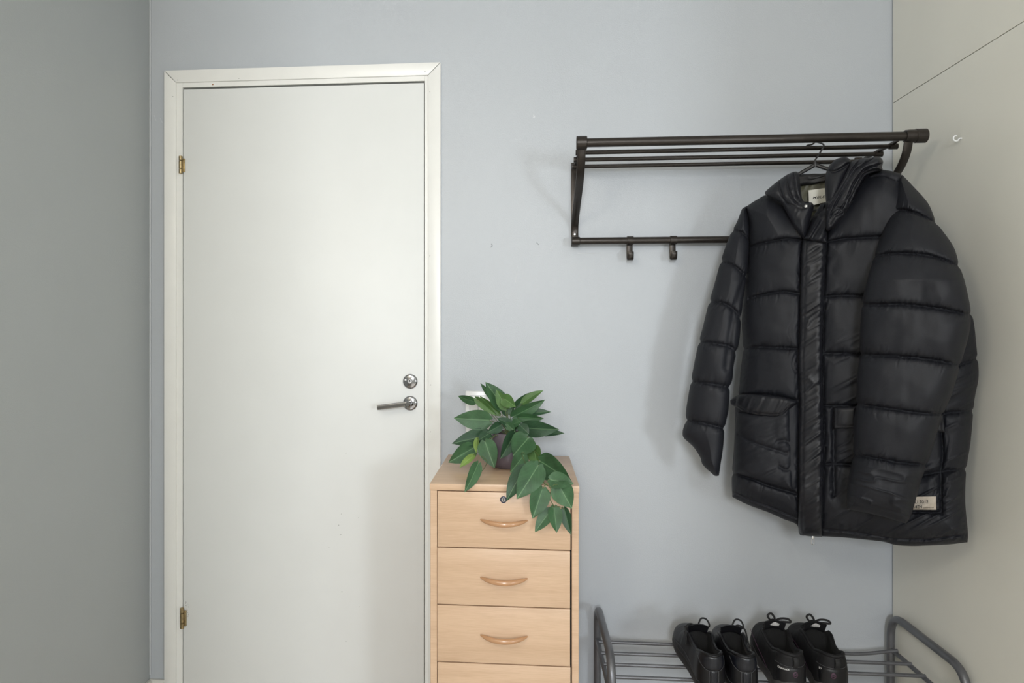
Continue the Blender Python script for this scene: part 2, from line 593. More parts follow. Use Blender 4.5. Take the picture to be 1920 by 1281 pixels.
ro.matrix_parent_inverse = Matrix.Translation(-abs_loc(door))
lathe('rose', rose_prof, (ek.x, -0.008, ek.z), (0, -1, 0), M['chrome'], ro, 40)
lathe('cylinder', [(0, 0.0035), (0.0062, 0.003), (0.0070, 0)], (ek.x - 0.001, -0.0150, ek.z), (0, -1, 0), M['steel'], ro, 20)
box('keyhole', (ek.x - 0.0025, -0.0190, ek.z - 0.001), (ek.x + 0.0025, -0.0180, ek.z + 0.0055), M['black'], ro)
for dx, dz in ((-0.0150, 0.005), (0.0085, 0.006)):
    lathe('screw', [(0, 0.0012), (0.0030, 0.0010), (0.0034, 0)], (ek.x + dx, -0.0150, ek.z + dz), (0, -1, 0), M['steel'], ro, 12)
# nail heads and a rust spot on the casing
for px_, py_ in ((324, 181), (448, 147), (333, 150), (797, 134), (806, 172), (807.5, 722), (807, 810), (806, 480)):
    p = PY(px_, py_, yc)
    lathe('nail_head', [(0, 0.0004), (0.0011, 0.0003), (0.0012, 0)], (p.x, yc - 0.0, p.z), (0, -1, 0), M['speck'], door, 8)
p = PY(399, 158.5, -0.0085)
lathe('rust_spot', [(0, 0.0004), (0.002, 0.0003), (0.0025, 0)], (p.x, -0.0085, p.z), (0, -1, 0), M['rust'], door, 8)

for px_, py_, s_ in ((640, 964, 0.0011), (635, 985, 0.0013), (639, 1003, 0.0013), (672, 971, 0.0008), (641, 1110, 0.0016), (617, 1026, 0.0009), (674, 1138, 0.0008), (735, 972, 0.0009), (649, 850, 0.0007), (649, 1203, 0.0009)):
    p = PY(px_, py_, -0.008)
    lathe('door_mark', [(0, 0.0003), (s_ * 0.8, 0.00025), (s_, 0)], (p.x, -0.008, p.z), (0, -1, 0), M['speck'], door, 8)
rg = random.Random(5)
for k in range(26):
    a_, d_ = rg.uniform(-1.5, 1.5), rg.uniform(0.010, 0.030)
    p = PY(345, 1150, -0.008)
    s_ = rg.uniform(0.0005, 0.0011)
    lathe('grime_speck', [(0, 0.0003), (s_ * 0.8, 0.00025), (s_, 0)], (p.x + 0.004 + 0.5 * d_ * abs(math.cos(a_)), -0.008, p.z + 0.012 + d_ * math.sin(a_)), (0, -1, 0), M['grime'], door, 6)
# scuffs on the back wall
for i, (pts, w) in enumerate((([(921, 457), (923, 461), (920, 464)], 0.0016), ([(1006, 455), (1010, 459)], 0.0014), ([(970, 499), (969, 512), (966, 530)], 0.0010),
                              ([(1037, 460), (1031, 467)], 0.0010), ([(1083, 475.5), (1120, 475)], 0.0007), ([(1000, 215), (1003, 219), (999, 219)], 0.0016),
                              ([(300, 222), (304, 230)], 0.0008), ([(289, 216), (292, 226)], 0.0007))):
    P = [PY(a, b, -0.0003) for a, b in pts]
    tube('wall_scuff', smooth_path(P, 4), w, M['filler'] if i > 1 else M['scuffd'], wb, n=6, sec=circ(w, 6, 0.0004), up=Vector((0, 1, 0)))

# ------------------------------------------------------------------ wall switch behind the plant
sa, sb = PY(872.5, 733, -0.006), PY(921, 825, -0.006)
sw = empty('wall_switch', ((sa.x + sb.x) / 2, 0, sb.z), 'white double rocker wall switch behind the plant', 'wall switch')
box('switch_frame', (sa.x, -0.0095, sb.z), (sb.x, 0, sa.z), M['white'], sw, 0.004, 3)
sm = (sa.z + sb.z) / 2
cxs = (sa.x + sb.x) / 2
hw = 0.0265
for zc_ in ((sa.z + sm) / 2 - 0.003, (sb.z + sm) / 2 + 0.003):
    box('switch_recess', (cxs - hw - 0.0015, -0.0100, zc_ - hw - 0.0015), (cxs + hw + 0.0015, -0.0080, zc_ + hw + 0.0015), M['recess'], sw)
    box('rocker', (cxs - hw, -0.0135, zc_ - hw), (cxs - 0.0006, -0.0085, zc_ + hw), M['white'], sw, 0.0015)
    box('rocker', (cxs + 0.0006, -0.0135, zc_ - hw), (cxs + hw, -0.0085, zc_ + hw), M['white'], sw, 0.0015)

# ------------------------------------------------------------------ drawer cabinet
CF = -0.475                                             # front plane
c0, c1 = PY(805.5, 914, CF).x, PY(1086.5, 914, CF).x
ctop = (PY(805.5, 908.5, CF).z + PY(1086.5, 910, CF).z) / 2
cab = empty('drawer_cabinet', ((c0 + c1) / 2, (CF - 0.02) / 2, 0), 'narrow beech drawer cabinet standing beside the door', 'cabinet')
tt = 0.0175
box('cabinet_top', (c0, CF, ctop - tt), (c1, -0.014, ctop), M['beech'], cab, 0.0012, 2)
sx0, sx1 = c0 + 0.0015, c1 - 0.0015
sd = 0.0175
box('side_panel', (sx0, CF + 0.004, 0.0), (sx0 + sd, -0.016, ctop - tt), M['beech'], cab, 0.0008, 1)
box('side_panel', (sx1 - sd, CF + 0.004, 0.0), (sx1, -0.016, ctop - tt), M['beech'], cab, 0.0008, 1)
box('back_panel', (sx0 + sd, -0.024, 0.04), (sx1 - sd, -0.016, ctop - tt), M['beech'], cab)
box('plinth', (sx0 + sd, CF + 0.04, 0.0), (sx1 - sd, CF + 0.056, 0.05), M['beech'], cab)
box('carcass_inside', (sx0 + sd, CF + 0.024, 0.05), (sx1 - sd, -0.026, ctop - tt - 0.001), M['dark'], cab)
dz = [PY(945, y, CF).z for y in (922.0, 1029.5, 1138, 1247)]
dh = (dz[0] - dz[3]) / 3
dx0, dx1 = sx0 + sd + 0.0018, sx1 - sd - 0.0036
hz = [PY(945, y, CF - 0.02).z for y in (981, 1088.5, 1197)]
hx = PY(944.5, 981, CF - 0.02).x
for i in range(5):
    z1 = dz[0] - dh * i
    if i == 0:
        z1 -= 0.0022
    z0 = max(dz[0] - dh * (i + 1) + 0.0028, 0.055)
    skew = (0.0006, 0.0, 0.0002, 0.0004, 0)[i]
    d = empty('drawer', ((dx0 + dx1) / 2, CF, z0))
    d.parent = cab
    d.matrix_parent_inverse = Matrix.Translation(-abs_loc(cab))
    xs = -0.0010 if i in (1, 2) else 0.0
    bm = bmesh.new()
    bm_box(bm, (dx0 + xs, CF + 0.001, z0), (dx1 + xs, CF + 0.019, z1), 0.0012, 2)
    for v in bm.verts:                                   # fronts hang a hair out of square
        v.co.z -= (v.co.x - dx0) / (dx1 - dx0) * 0.0012
    from_bm('drawer_front', bm, M['beech'], d, True, 40)
    hzz = hz[0] - dh * i
    n = 24
    path, sc = [], []
    for k in range(n + 1):
        a = -1 + 2 * k / n
        path.append(Vector((hx + a * 0.0600, CF - 0.001 - 0.024 * (1 - abs(a) ** 2.2), hzz + 0.0060 * (abs(a) ** 2 - 0.55))))
        s = max(0.30, (1 - abs(a) ** 6 * 0.65))
        sc.append((s, s * (0.75 + 0.35 * (1 - a * a))))
    tube('bow_handle', path, 0.006, M['handle'], d, sec=circ(0.0062, 14, 0.0064), scale=sc, fixed=True)
    if i == 0:
        lk = PY(944, 937, CF)
        lathe('lock', [(0.0085, 0), (0.0085, 0.0018), (0.0068, 0.0026), (0.0062, 0.0016), (0.0056, 0.0030), (0, 0.0032)], (lk.x, CF + 0.001, lk.z), (0, -1, 0), M['chrome'], d, 28)
        lathe('lock_ring', [(0.0066, 0.0020), (0.0070, 0.0032), (0.0084, 0.0030), (0.0088, 0.0012)], (lk.x, CF + 0.001, lk.z), (0, -1, 0), M['navy'], d, 28)
        box('keyhole', (lk.x - 0.0012, CF - 0.0025, lk.z - 0.0035), (lk.x + 0.0012, CF - 0.002, lk.z + 0.0030), M['black'], d)

# ------------------------------------------------------------------ potted plant on the cabinet
PZ = lambda zx, zy: (800 + zx / 4.003, 690 + zy / 4.003)      # crop coordinates of the plant close-up
pcx, pcy = PY(954, 850, -0.225).x, -0.225
plant = empty('potted_plant', (pcx, pcy, ctop), 'trailing green plant with heart-shaped leaves in a dark mauve pot', 'plant')
prof = [(0, 0), (0.036, 0), (0.044, 0.003), (0.0545, 0.014), (0.0605, 0.030), (0.0610, 0.046), (0.0575, 0.066), (0.0525, 0.086), (0.0495, 0.100), (0.0478, 0.1020), (0.0460, 0.100), (0.048, 0.085), (0, 0.085)]
lathe('pot', prof, (pcx, pcy, ctop), (0, 0, 1), M['pot'], plant, 40, 60)
lathe('soil', [(0.047, 0), (0.04, 0.004), (0, 0.007)], (pcx, pcy, ctop + 0.084), (0, 0, 1), M['soil'], plant, 24)


def leaf_nodes(m):
    nt = m.node_tree
    b = nt.nodes['Principled BSDF']
    src = b.inputs['Base Color'].links[0].from_socket
    uv = nt.nodes.new('ShaderNodeUVMap')
    sp = nt.nodes.new('ShaderNodeSeparateXYZ')
    nt.links.new(uv.outputs[0], sp.inputs[0])
    ab = nt.nodes.new('ShaderNodeMath')
    ab.operation = 'ABSOLUTE'
    nt.links.new(sp.outputs['Y'], ab.inputs[0])
    mid = nt.nodes.new('ShaderNodeMapRange')
    mid.inputs['From Min'].default_value = 0.012
    mid.inputs['From Max'].default_value = 0.05
    mid.inputs['To Min'].default_value = 0.62
    mid.inputs['To Max'].default_value = 0.0
    nt.links.new(ab.outputs[0], mid.inputs['Value'])
    # side veins: stripes of (along - 0.55 * |across|)
    ma = nt.nodes.new('ShaderNodeMath')
    ma.operation = 'MULTIPLY_ADD'
    ma.inputs[1].default_value = -0.45
    nt.links.new(ab.outputs[0], ma.inputs[0])
    nt.links.new(sp.outputs['X'], ma.inputs[2])
    mm = nt.nodes.new('ShaderNodeMath')
    mm.operation = 'MULTIPLY'
    mm.inputs[1].default_value = 44.0
    nt.links.new(ma.outputs[0], mm.inputs[0])
    si = nt.nodes.new('ShaderNodeMath')
    si.operation = 'SINE'
    nt.links.new(mm.outputs[0], si.inputs[0])
    sv = nt.nodes.new('ShaderNodeMapRange')
    sv.inputs['From Min'].default_value = 0.86
    sv.inputs['From Max'].default_value = 1.0
    sv.inputs['To Max'].default_value = 0.07
    nt.links.new(si.outputs[0], sv.inputs['Value'])
    mxx = nt.nodes.new('ShaderNodeMath')
    mxx.operation = 'MAXIMUM'
    nt.links.new(mid.outputs[0], mxx.inputs[0])
    nt.links.new(sv.outputs[0], mxx.inputs[1])
    mix = nt.nodes.new('ShaderNodeMix')
    mix.data_type = 'RGBA'
    nt.links.new(mxx.outputs[0], mix.inputs['Factor'])
    nt.links.new(src, mix.inputs[6])
    vc = [0.35 * a + 0.65 * c for a, c in zip((0.34, 0.46, 0.26), [v * 2.2 for v in nt.nodes['Vector Math'].inputs[0].default_value])]
    mix.inputs[7].default_value = (*vc, 1)
    nt.links.new(mix.outputs[2], b.inputs['Base Color'])


for k in 'abcde':
    leaf_nodes(M['leaf_' + k])

# (base, tip, half width) in crop pixels, depth Y of base and tip, tone, twist in degrees
LEAVES = [
    ((585, 300), (440, 106), 62, -0.22, -0.22, 'b', 15), ((545, 270), (402, 113), 26, -0.215, -0.20, 'b', -30),
    ((602, 305), (520, 160), 46, -0.24, -0.245, 'c', -10), ((570, 225), (668, 292), 48, -0.25, -0.265, 'c', 10),
    ((366, 256), (235, 210), 30, -0.20, -0.17, 'b', -20), ((370, 232), (530, 360), 30, -0.21, -0.225, 'c', 20),
    ((540, 345), (398, 210), 30, -0.215, -0.20, 'c', -15), ((668, 300), (782, 183), 38, -0.22, -0.20, 'b', 20),
    ((720, 262), (876, 169), 30, -0.225, -0.22, 'c', -25), ((655, 365), (890, 238), 46, -0.24, -0.245, 'b', 18),
    ((715, 348), (936, 331), 30, -0.235, -0.24, 'a', -25), ((690, 375), (880, 380), 36, -0.245, -0.25, 'b', 25),
    ((725, 450), (995, 462), 62, -0.25, -0.275, 'a', 12), ((850, 488), (1036, 490), 27, -0.25, -0.265, 'a', -20),
    ((470, 395), (202, 376), 74, -0.24, -0.25, 'e', -10), ((468, 500), (188, 569), 62, -0.245, -0.265, 'a', 10),
    ((355, 600), (162, 711), 68, -0.265, -0.295, 'e', -8), ((436, 552), (511, 753), 70, -0.29, -0.31, 'e', 5),
    ((352, 655), (245, 752), 26, -0.29, -0.32, 'd', 25), ((388, 722), (284, 935), 46, -0.455, -0.497, 'e', -28),
    ((377, 530), (372, 640), 20, -0.265, -0.285, 'd', 30), ((668, 490), (553, 682), 55, -0.275, -0.30, 'a', -18),
    ((765, 520), (648, 661), 92, -0.295, -0.325, 'b', 8), ((795, 590), (830, 740), 54, -0.30, -0.325, 'c', 18),
    ((735, 650), (625, 787), 58, -0.325, -0.365, 'e', -12), ((740, 745), (598, 1003), 62, -0.468, -0.500, 'a', 14),
    ((838, 732), (676, 985), 92, -0.478, -0.507, 'b', -6), ((845, 700), (1086, 846), 92, -0.40, -0.475, 'b', 12),
    ((925, 835), (1104, 872), 62, -0.478, -0.492, 'e', -14), ((985, 875), (1090, 1056), 82, -0.490, -0.507, 'e', 8),
    ((872, 908), (795, 1132), 72, -0.492, -0.507, 'b', -10), ((930, 1068), (812, 1234), 50, -0.490, -0.500, 'e', 10),
    ((958, 1045), (976, 1239), 52, -0.490, -0.508, 'b', -10), ((1030, 1058), (1086, 1257), 38, -0.488, -0.500, 'a', 16),
    ((640, 430), (528, 378), 34, -0.255, -0.265, 'a', 20), ((640, 425), (720, 395), 30, -0.255, -0.265, 'b', -20),
    ((560, 430), (455, 485), 40, -0.255, -0.27, 'a', -15), ((470, 490), (388, 545), 42, -0.26, -0.275, 'a', 15),
    ((600, 420), (668, 480), 30, -0.265, -0.275, 'b', 10), ((700, 430), (770, 500), 40, -0.255, -0.265, 'a', -10),
    ((680, 450), (620, 400), 30, -0.24, -0.25, 'a', 10), ((610, 350), (560, 300), 26, -0.225, -0.22, 'a', 10),
    ((625, 350), (650, 290), 24, -0.225, -0.22, 'b', -10), ((880, 700), (930, 655), 40, -0.335, -0.345, 'b', 30),
]
rng = random.Random(3)
LEAF_U = [0, 0.03, 0.08, 0.16, 0.26, 0.36, 0.48, 0.60, 0.72, 0.82, 0.90, 0.95, 1.0]
LEAF_W = [0.42, 0.62, 0.80, 0.94, 1.0, 0.99, 0.92, 0.79, 0.61, 0.42, 0.23, 0.11, 0.0]


def make_leaf(base, tip, hwid, yb, yt, tone, twist):
    bx, by = PZ(*base)
    tx, ty = PZ(*tip)
    B, T = PY(bx, by, yb), PY(tx, ty, yt)
    A = T - B
    L = A.length
    view = ((B + T) / 2 - CAM)
    sc = view.dot(FW) / FPX                       # metres per pixel there
    side = A.cross(view).normalized()
    nrm = side.cross(A).normalized()
    if nrm.dot(view) > 0:
        nrm = -nrm
    q = Matrix.Rotation(math.radians(twist), 3, A.normalized())
    side, nrm = q @ side, q @ nrm
    w = hwid / 4.003 * sc / math.cos(math.radians(twist)) * 1.04
    NU, NV = 20, 8
    vs, uvs, fs = [], [], []
    arch = L * rng.uniform(0.05, 0.11)
    fold = rng.uniform(0.18, 0.42)
    ph = rng.uniform(0, 6.3)
    for i in range(NU + 1):
        u = i / NU
        ww = float(np.interp(u, LEAF_U, LEAF_W))
        for j in range(NV + 1):
            v = -1 + 2 * j / NV
            ub = u - 0.10 * math.sin(min(1, abs(v) * 1.15) * 2.4) * max(0, 1 - u * 3.0) ** 1.2 + 0.02 * (abs(v) ** 4) * max(0, 1 - u * 3.0)
            z = arch * 4 * u * (1 - u) - fold * w * ww * (1 - abs(v)) + 0.035 * w * math.sin(9 * u + ph + 2 * v) * abs(v)
            vs.append(B + A * ub + side * (v * w * ww) + nrm * z)
            uvs.append((u, v * ww))
    for i in range(NU):
        for j in range(NV):
            a = i * (NV + 1) + j
            fs.append((a, a + 1, a + NV + 2, a + NV + 1))
    # real thickness: a lower skin just under the upper one
    n0 = len(vs)
    vs += [p - nrm * 0.0005 for p in vs]
    uvs += uvs
    fs += [tuple(n0 + k for k in f[::-1]) for f in fs]
    me = bpy.data.meshes.new('leaf')
    me.from_pydata([tuple(p) for p in vs], [], fs)
    uvl = me.uv_layers.new(name='UVMap')
    for li, lp in enumerate(me.loops):
        uvl.data[li].uv = uvs[lp.vertex_index]
    for p in me.polygons:
        p.use_smooth = True
    me.materials.append(M['leaf_' + tone])
    link('leaf', me, plant)
    return B


heart = Vector((pcx, pcy, ctop + 0.10))
vine_px = [((650, 470), -0.245), ((700, 600), -0.30), ((745, 720), -0.40), ((830, 740), -0.455), ((870, 850), -0.475), ((930, 905), -0.488), ((925, 980), -0.489), ((960, 1045), -0.489)]
vine = smooth_path([PY(*PZ(*q), y) for q, y in vine_px], 10)
vine_l = smooth_path([PY(*PZ(*q), y) for q, y in [((540, 470), -0.245), ((470, 560), -0.285), ((400, 640), -0.30), ((450, 700), -0.33), ((420, 770), -0.40), ((380, 780), -0.43)]], 10)
tube('vine', vine, 0.0011, M['stem'], plant, 8)
tube('vine', vine_l, 0.0009, M['stem'], plant, 8)
for i, lf in enumerate(LEAVES):
    B = make_leaf(*lf)
    hang = vine + vine_l
    near = min(hang, key=lambda p: (p - B).length)
    if lf[0][1] > 560 and (near - B).length < 0.06:
        root = near
        midp = (root + B) / 2 + Vector((0, 0, 0.004))
        pts = [root, midp, B]
    else:
        root = heart + Vector((rng.uniform(-0.015, 0.015), rng.uniform(-0.012, 0.012), -0.012))
        midp = root.lerp(B, 0.5) + Vector((0, 0, 0.012))
        pts = [root, midp, B]
    if (root - B).length > 0.004:
        tube('leaf_stalk', smooth_path(pts, 6), 0.0009, M['stem'], plant, 6)

# ------------------------------------------------------------------ coat rack
YF = -0.31
xl = PY(1078.0, 440, -0.02).x
xr = PY(1726, 256, YF).x
zf = (PY(1150, 266.0, YF).z + PY(1640, 257.5, YF).z) / 2
zb = PY(1250, 450.5, -0.045).z
zr = PY(1250, 309.5, -0.05).z
rack = empty('coat_rack', ((xl + xr) / 2, 0, zb), 'dark brown metal hat and coat rack mounted on the wall', 'coat rack')
print('RACK xl', xl, 'front-left cap x px', PY(1088, 265, YF).x, 'xr', xr, 'zf', zf, 'zr', zr, 'zb', zb)
tube('front_bar', [(xl - 0.004, YF, zf), (xr + 0.004, YF, zf)], 0.0122, M['rack'], rack, 24)
bars = [(-0.225, PY(1300, 282.0, -0.225).z), (-0.137, PY(1300, 295.5, -0.137).z), (-0.05, zr)]
for y, z in bars:
    tube('shelf_bar', [(xl + 0.006, y, z), (xr - 0.036, y, z)], 0.0063, M['rack'], rack, 16)
tube('lower_rail', [(xl - 0.002, -0.045, zb), (xr - 0.03, -0.045, zb)], 0.0108, M['rack'], rack, 20)
for x, sgn in ((xl, 1), (xr, -1)):
    br = empty('bracket', (x, 0, zb))
    br.parent = rack
    br.matrix_parent_inverse = Matrix.Translation(-abs_loc(rack))
    xcap = x
    if sgn < 0:
        x = x - 0.030
        lathe('strap_loop', [(0.0120, -0.014), (0.0160, -0.014), (0.0172, -0.004), (0.0172, 0.014), (0.0120, 0.014)], (x + 0.004, YF, zf), (1, 0, 0), M['rack'], br, 28)
    prof_ = [(YF, zf - 0.010), (-0.295, zf - 0.045), (-0.255, zf - 0.080), (-0.180, zf - 0.113), (-0.090, zf - 0.148), (-0.030, zf - 0.178), (-0.012, zf - 0.20), (-0.012, zb)]
    tube('strap', smooth_path([(x, a, b) for a, b in prof_], 8), 0.01, M['rack'], br, sec=rrect(0.0225, 0.0045, 0.001, 1), up=Vector((0, -1, 0.2)))
    lathe('end_cap', [(0, -0.0145), (0.0174, -0.0145), (0.0188, -0.013), (0.0188, 0.013), (0.0174, 0.0145), (0, 0.0145)], (xcap, YF, zf), (1, 0, 0), M['rack'], br, 28)
    # strap loop over the cap, arm back to the wall carrying the shelf bars
    arm = [(x, YF + 0.010, zf + 0.010)] + [(x, y, z + 0.0085) for y, z in bars] + [(x, -0.006, zr + 0.006)]
    tube('arm', arm, 0.01, M['rack'], br, sec=rrect(0.006, 0.010, 0.001, 1), fixed=True)
    for y, z in bars:
        tube('bar_holder', [(x - 0.011, y, z), (x + 0.011, y, z)], 0.0082, M['rack'], br, 14)
    box('wall_plate', (x - 0.011, -0.010, zb - 0.012), (x + 0.011, 0.0, zr + 0.022), M['rack'], br, 0.0015)
    lathe('rail_cap', [(0, -0.012), (0.0120, -0.012), (0.0132, -0.0105), (0.0132, 0.0125), (0.0120, 0.014), (0, 0.014)], (x, -0.045, zb), (1, 0, 0), M['rack'], br, 24)
    box('rail_foot', (x - 0.010, -0.045, zb - 0.008), (x + 0.010, 0, zb + 0.008), M['rack'], br, 0.001)
    sp_ = zf - 0.215
    lathe('screw', [(0, 0.0022), (0.0028, 0.002), (0.0038, 0.0006), (0.0038, 0)], (x, -0.0142, sp_), (0, -1, 0), M['steel'], br, 14)
for pxh in (1181.5, 1262.5):
    hxx = PY(pxh, 450, -0.045).x
    hk = empty('rail_hook', (hxx, -0.045, zb))
    hk.parent = rack
    hk.matrix_parent_inverse = Matrix.Translation(-abs_loc(rack))
    lathe('hook_sleeve', [(0.0108, -0.0095), (0.0134, -0.0095), (0.0134, 0.0095), (0.0108, 0.0095)], (hxx, -0.045, zb), (1, 0, 0), M['rack'], hk, 24)
    pth = [(hxx, -0.0315, zb - 0.004), (hxx, -0.033, zb - 0.030), (hxx, -0.036, zb - 0.052), (hxx, -0.045, zb - 0.060), (hxx, -0.055, zb - 0.056), (hxx, -0.059, zb - 0.044), (hxx, -0.0585, zb - 0.036)]
    tube('hook', smooth_path(pth, 6), 0.01, M['rack'], hk, sec=rrect(0.0185, 0.003, 0.0008, 1), up=Vector((0, -1, 0)))

# ------------------------------------------------------------------ cup hook in the beige boards
ch = PX(1803, 258.5, XR)
hp = PX(1796, 258, XR - 0.0125)
pts = [Vector((XR + 0.004, ch.y, hp.z - 0.001)), Vector((XR - 0.004, ch.y, hp.z - 0.001))]
R_ = 0.0068
for k in range(0, 13):
    a = math.radians(-20 - 22 * k)
    pts.append(Vector((XR - 0.0125 + R_ * math.cos(a), ch.y + 0.002, hp.z + R_ * math.sin(a))))
ck = tube('cup_hook', smooth_path(pts, 3), 0.0021, M['white'], None, 10)
tag(ck, 'small white cup hook screwed into the beige boards', 'hook')

# ------------------------------------------------------------------ garment tools
_rs = np.random.RandomState(11)
_LAT = _rs.rand(256, 256) * 2 - 1


def vnoise(x, y, seed=0):
    x = np.asarray(x, float) + seed * 37.17
    y = np.asarray(y, float) + seed * 91.73
    xi, yi = np.floor(x).astype(int), np.floor(y).astype(int)
    fx, fy = x - xi, y - yi
    fx, fy = fx * fx * fx * (fx * (6 * fx - 15) + 10), fy * fy * fy * (fy * (6 * fy - 15) + 10)
    g_ = lambda a, b: _LAT[a % 256, b % 256]
    return (g_(xi, yi) * (1 - fx) + g_(xi + 1, yi) * fx) * (1 - fy) + (g_(xi, yi + 1) * (1 - fx) + g_(xi + 1, yi + 1) * fx) * fy


def pl_dist(x, y, pl):
    """distance of points to a polyline (pixels)"""
    d = np.full(np.shape(x), 1e9)
    for (ax, ay), (bx, by) in zip(pl, pl[1:]):
        vx, vy = bx - ax, by - ay
        l2 = vx * vx + vy * vy + 1e-9
        t = np.clip(((x - ax) * vx + (y - ay) * vy) / l2, 0, 1)
        d = np.minimum(d, np.hypot(x - ax - t * vx, y - ay - t * vy))
    return d


def inside(x, y, poly):
    r = np.zeros(np.shape(x), bool)
    n = len(poly)
    for i in range(n):
        ax, ay = poly[i]
        bx, by = poly[(i + 1) % n]
        c = ((ay > y) != (by > y)) & (x < (bx - ax) * (y - ay) / (by - ay + 1e-12) + ax)
        r ^= c
    return r


def dense(pl, n=6):
    return [(p.x, p.y) for p in smooth_path([Vector((a, b, 0)) for a, b in pl], n)]


def resample(pl, n):
    P = np.array(pl, float)
    s = np.r_[0, np.cumsum(np.hypot(*np.diff(P, axis=0).T))]
    u = np.linspace(0, s[-1], n)
    return np.stack([np.interp(u, s, P[:, 0]), np.interp(u, s, P[:, 1])], 1)


def rp(d, R):
    return np.sqrt(np.maximum(0, 1 - (1 - np.clip(d / R, 0, 1)) ** 2))


def clusters(n):
    u = np.linspace(0, 1, n)
    return 0.65 * u + 0.35 * (1 - np.cos(np.pi * u)) / 2


def coons(L, R, T, B, ns, nt):
    L, R, T, B = dense(L), dense(R), dense(T), dense(B)

    def ev(pl, u):
        P = np.array(pl, float)
        s = np.r_[0, np.cumsum(np.hypot(*np.diff(P, axis=0).T))]
        return np.stack([np.interp(u * s[-1], s, P[:, 0]), np.interp(u * s[-1], s, P[:, 1])], 1)
    s, t = clusters(ns), clusters(nt)
    Lc, Rc, Tc, Bc = ev(L, t), ev(R, t), ev(T, s), ev(B, s)
    S_, T_ = s[None, :, None], t[:, None, None]
    G = (1 - T_) * Tc[None] + T_ * Bc[None] + (1 - S_) * Lc[:, None] + S_ * Rc[:, None]
    G -= (1 - S_) * (1 - T_) * Lc[0] + S_ * (1 - T_) * Rc[0] + (1 - S_) * T_ * Lc[-1] + S_ * T_ * Rc[-1]
    outline = list(map(tuple, Lc)) + list(map(tuple, Bc[1:])) + list(map(tuple, Rc[::-1][1:])) + list(map(tuple, Tc[::-1][1:]))
    return G[..., 0], G[..., 1], outline


PHI = math.radians(28)
YB2, ZB2 = bars[0]
J0 = PY(1528.5, 309, -0.262)
JN = Vector((math.sin(PHI), math.cos(PHI), 0))


def plane_t(x, y, off=0.0):
    """view depth of the jacket's hanging plane at pixels, off = metres towards the camera"""
    num = JN.dot(J0 - CAM)
    u = (np.asarray(x, float) - CX) / FPX
    den = JN.dot(FW) + u * JN.dot(RT)
    return num / den - off


def puff(x, y, outline, seams, Tf, R, A, D, gather=0.0022, fold=0.004, crease=0.0, cdir=(1, 0.6), seed=0, edge_gather=0.0):
    de = pl_dist(x, y, outline)
    h = Tf * rp(de, R)
    soft = rp(de, R * 0.5)
    if seams:
        ds = np.full(np.shape(x), 1e9)
        for pl in seams:
            ds = np.minimum(ds, pl_dist(x, y, pl))
        h = h + A * (0.55 * rp(ds, D) + 0.45 * rp(ds, D * 0.28)) * soft - A * 0.35 * np.exp(-(ds / 2.2) ** 2) * soft
        # short gathers that run out of each seam
        sk = 9.0 * vnoise(x / 30.0, y / 30.0, seed + 20)
        gx = 0.55 - 1.5 * np.abs(vnoise((x + sk) / 4.6 + y / 24.0, y / 45.0, seed + 1))
        lenm = 5.0 + 18.0 * np.clip(vnoise(x / 9.0, y / 30.0, seed + 2), 0, 1)
        h = h + gather * gx * np.exp(-np.maximum(ds - 1, 0) / lenm) * np.clip(1 - ds / 40.0, 0, 1) ** 2 * np.minimum(ds / 2.5, 1) * soft
        # long soft folds hanging from the seams
        h = h + fold * 0.28 * vnoise(x / 17.0 + y / 90.0, y / 120.0, seed + 3) * np.exp(-ds / 20.0) * np.clip(1 - ds / 40.0, 0, 1) ** 2 * soft
    xr_, yr_ = 0.83 * x + 0.56 * y, 0.83 * y - 0.56 * x
    h = h + fold * (0.7 * vnoise(xr_ / 47.0, yr_ / 55.0, seed + 4) + 0.35 * vnoise((0.4 * x - 0.9 * y) / 29.0, (0.4 * y + 0.9 * x) / 33.0, seed + 14)) * soft
    h = h + fold * 0.12 * vnoise(x / 13.0, y / 30.0, seed + 9) * soft
    if crease:
        a, b = cdir
        q = vnoise((x * a + y * b) / 11.0, (y * a - x * b) / 60.0, seed + 5)
        q2 = vnoise((x * a + y * b) / 6.0 + 9, (y * a - x * b) / 38.0, seed + 6)
        h = h + crease * ((1 - np.abs(q)) ** 2 * 1.2 + 0.5 * q2) * soft
    if edge_gather:
        h = h + edge_gather * vnoise(x / 4.0, y / 4.0, seed + 7) * np.exp(-de / 10.0) * np.minimum(de / 3, 1)
    return h


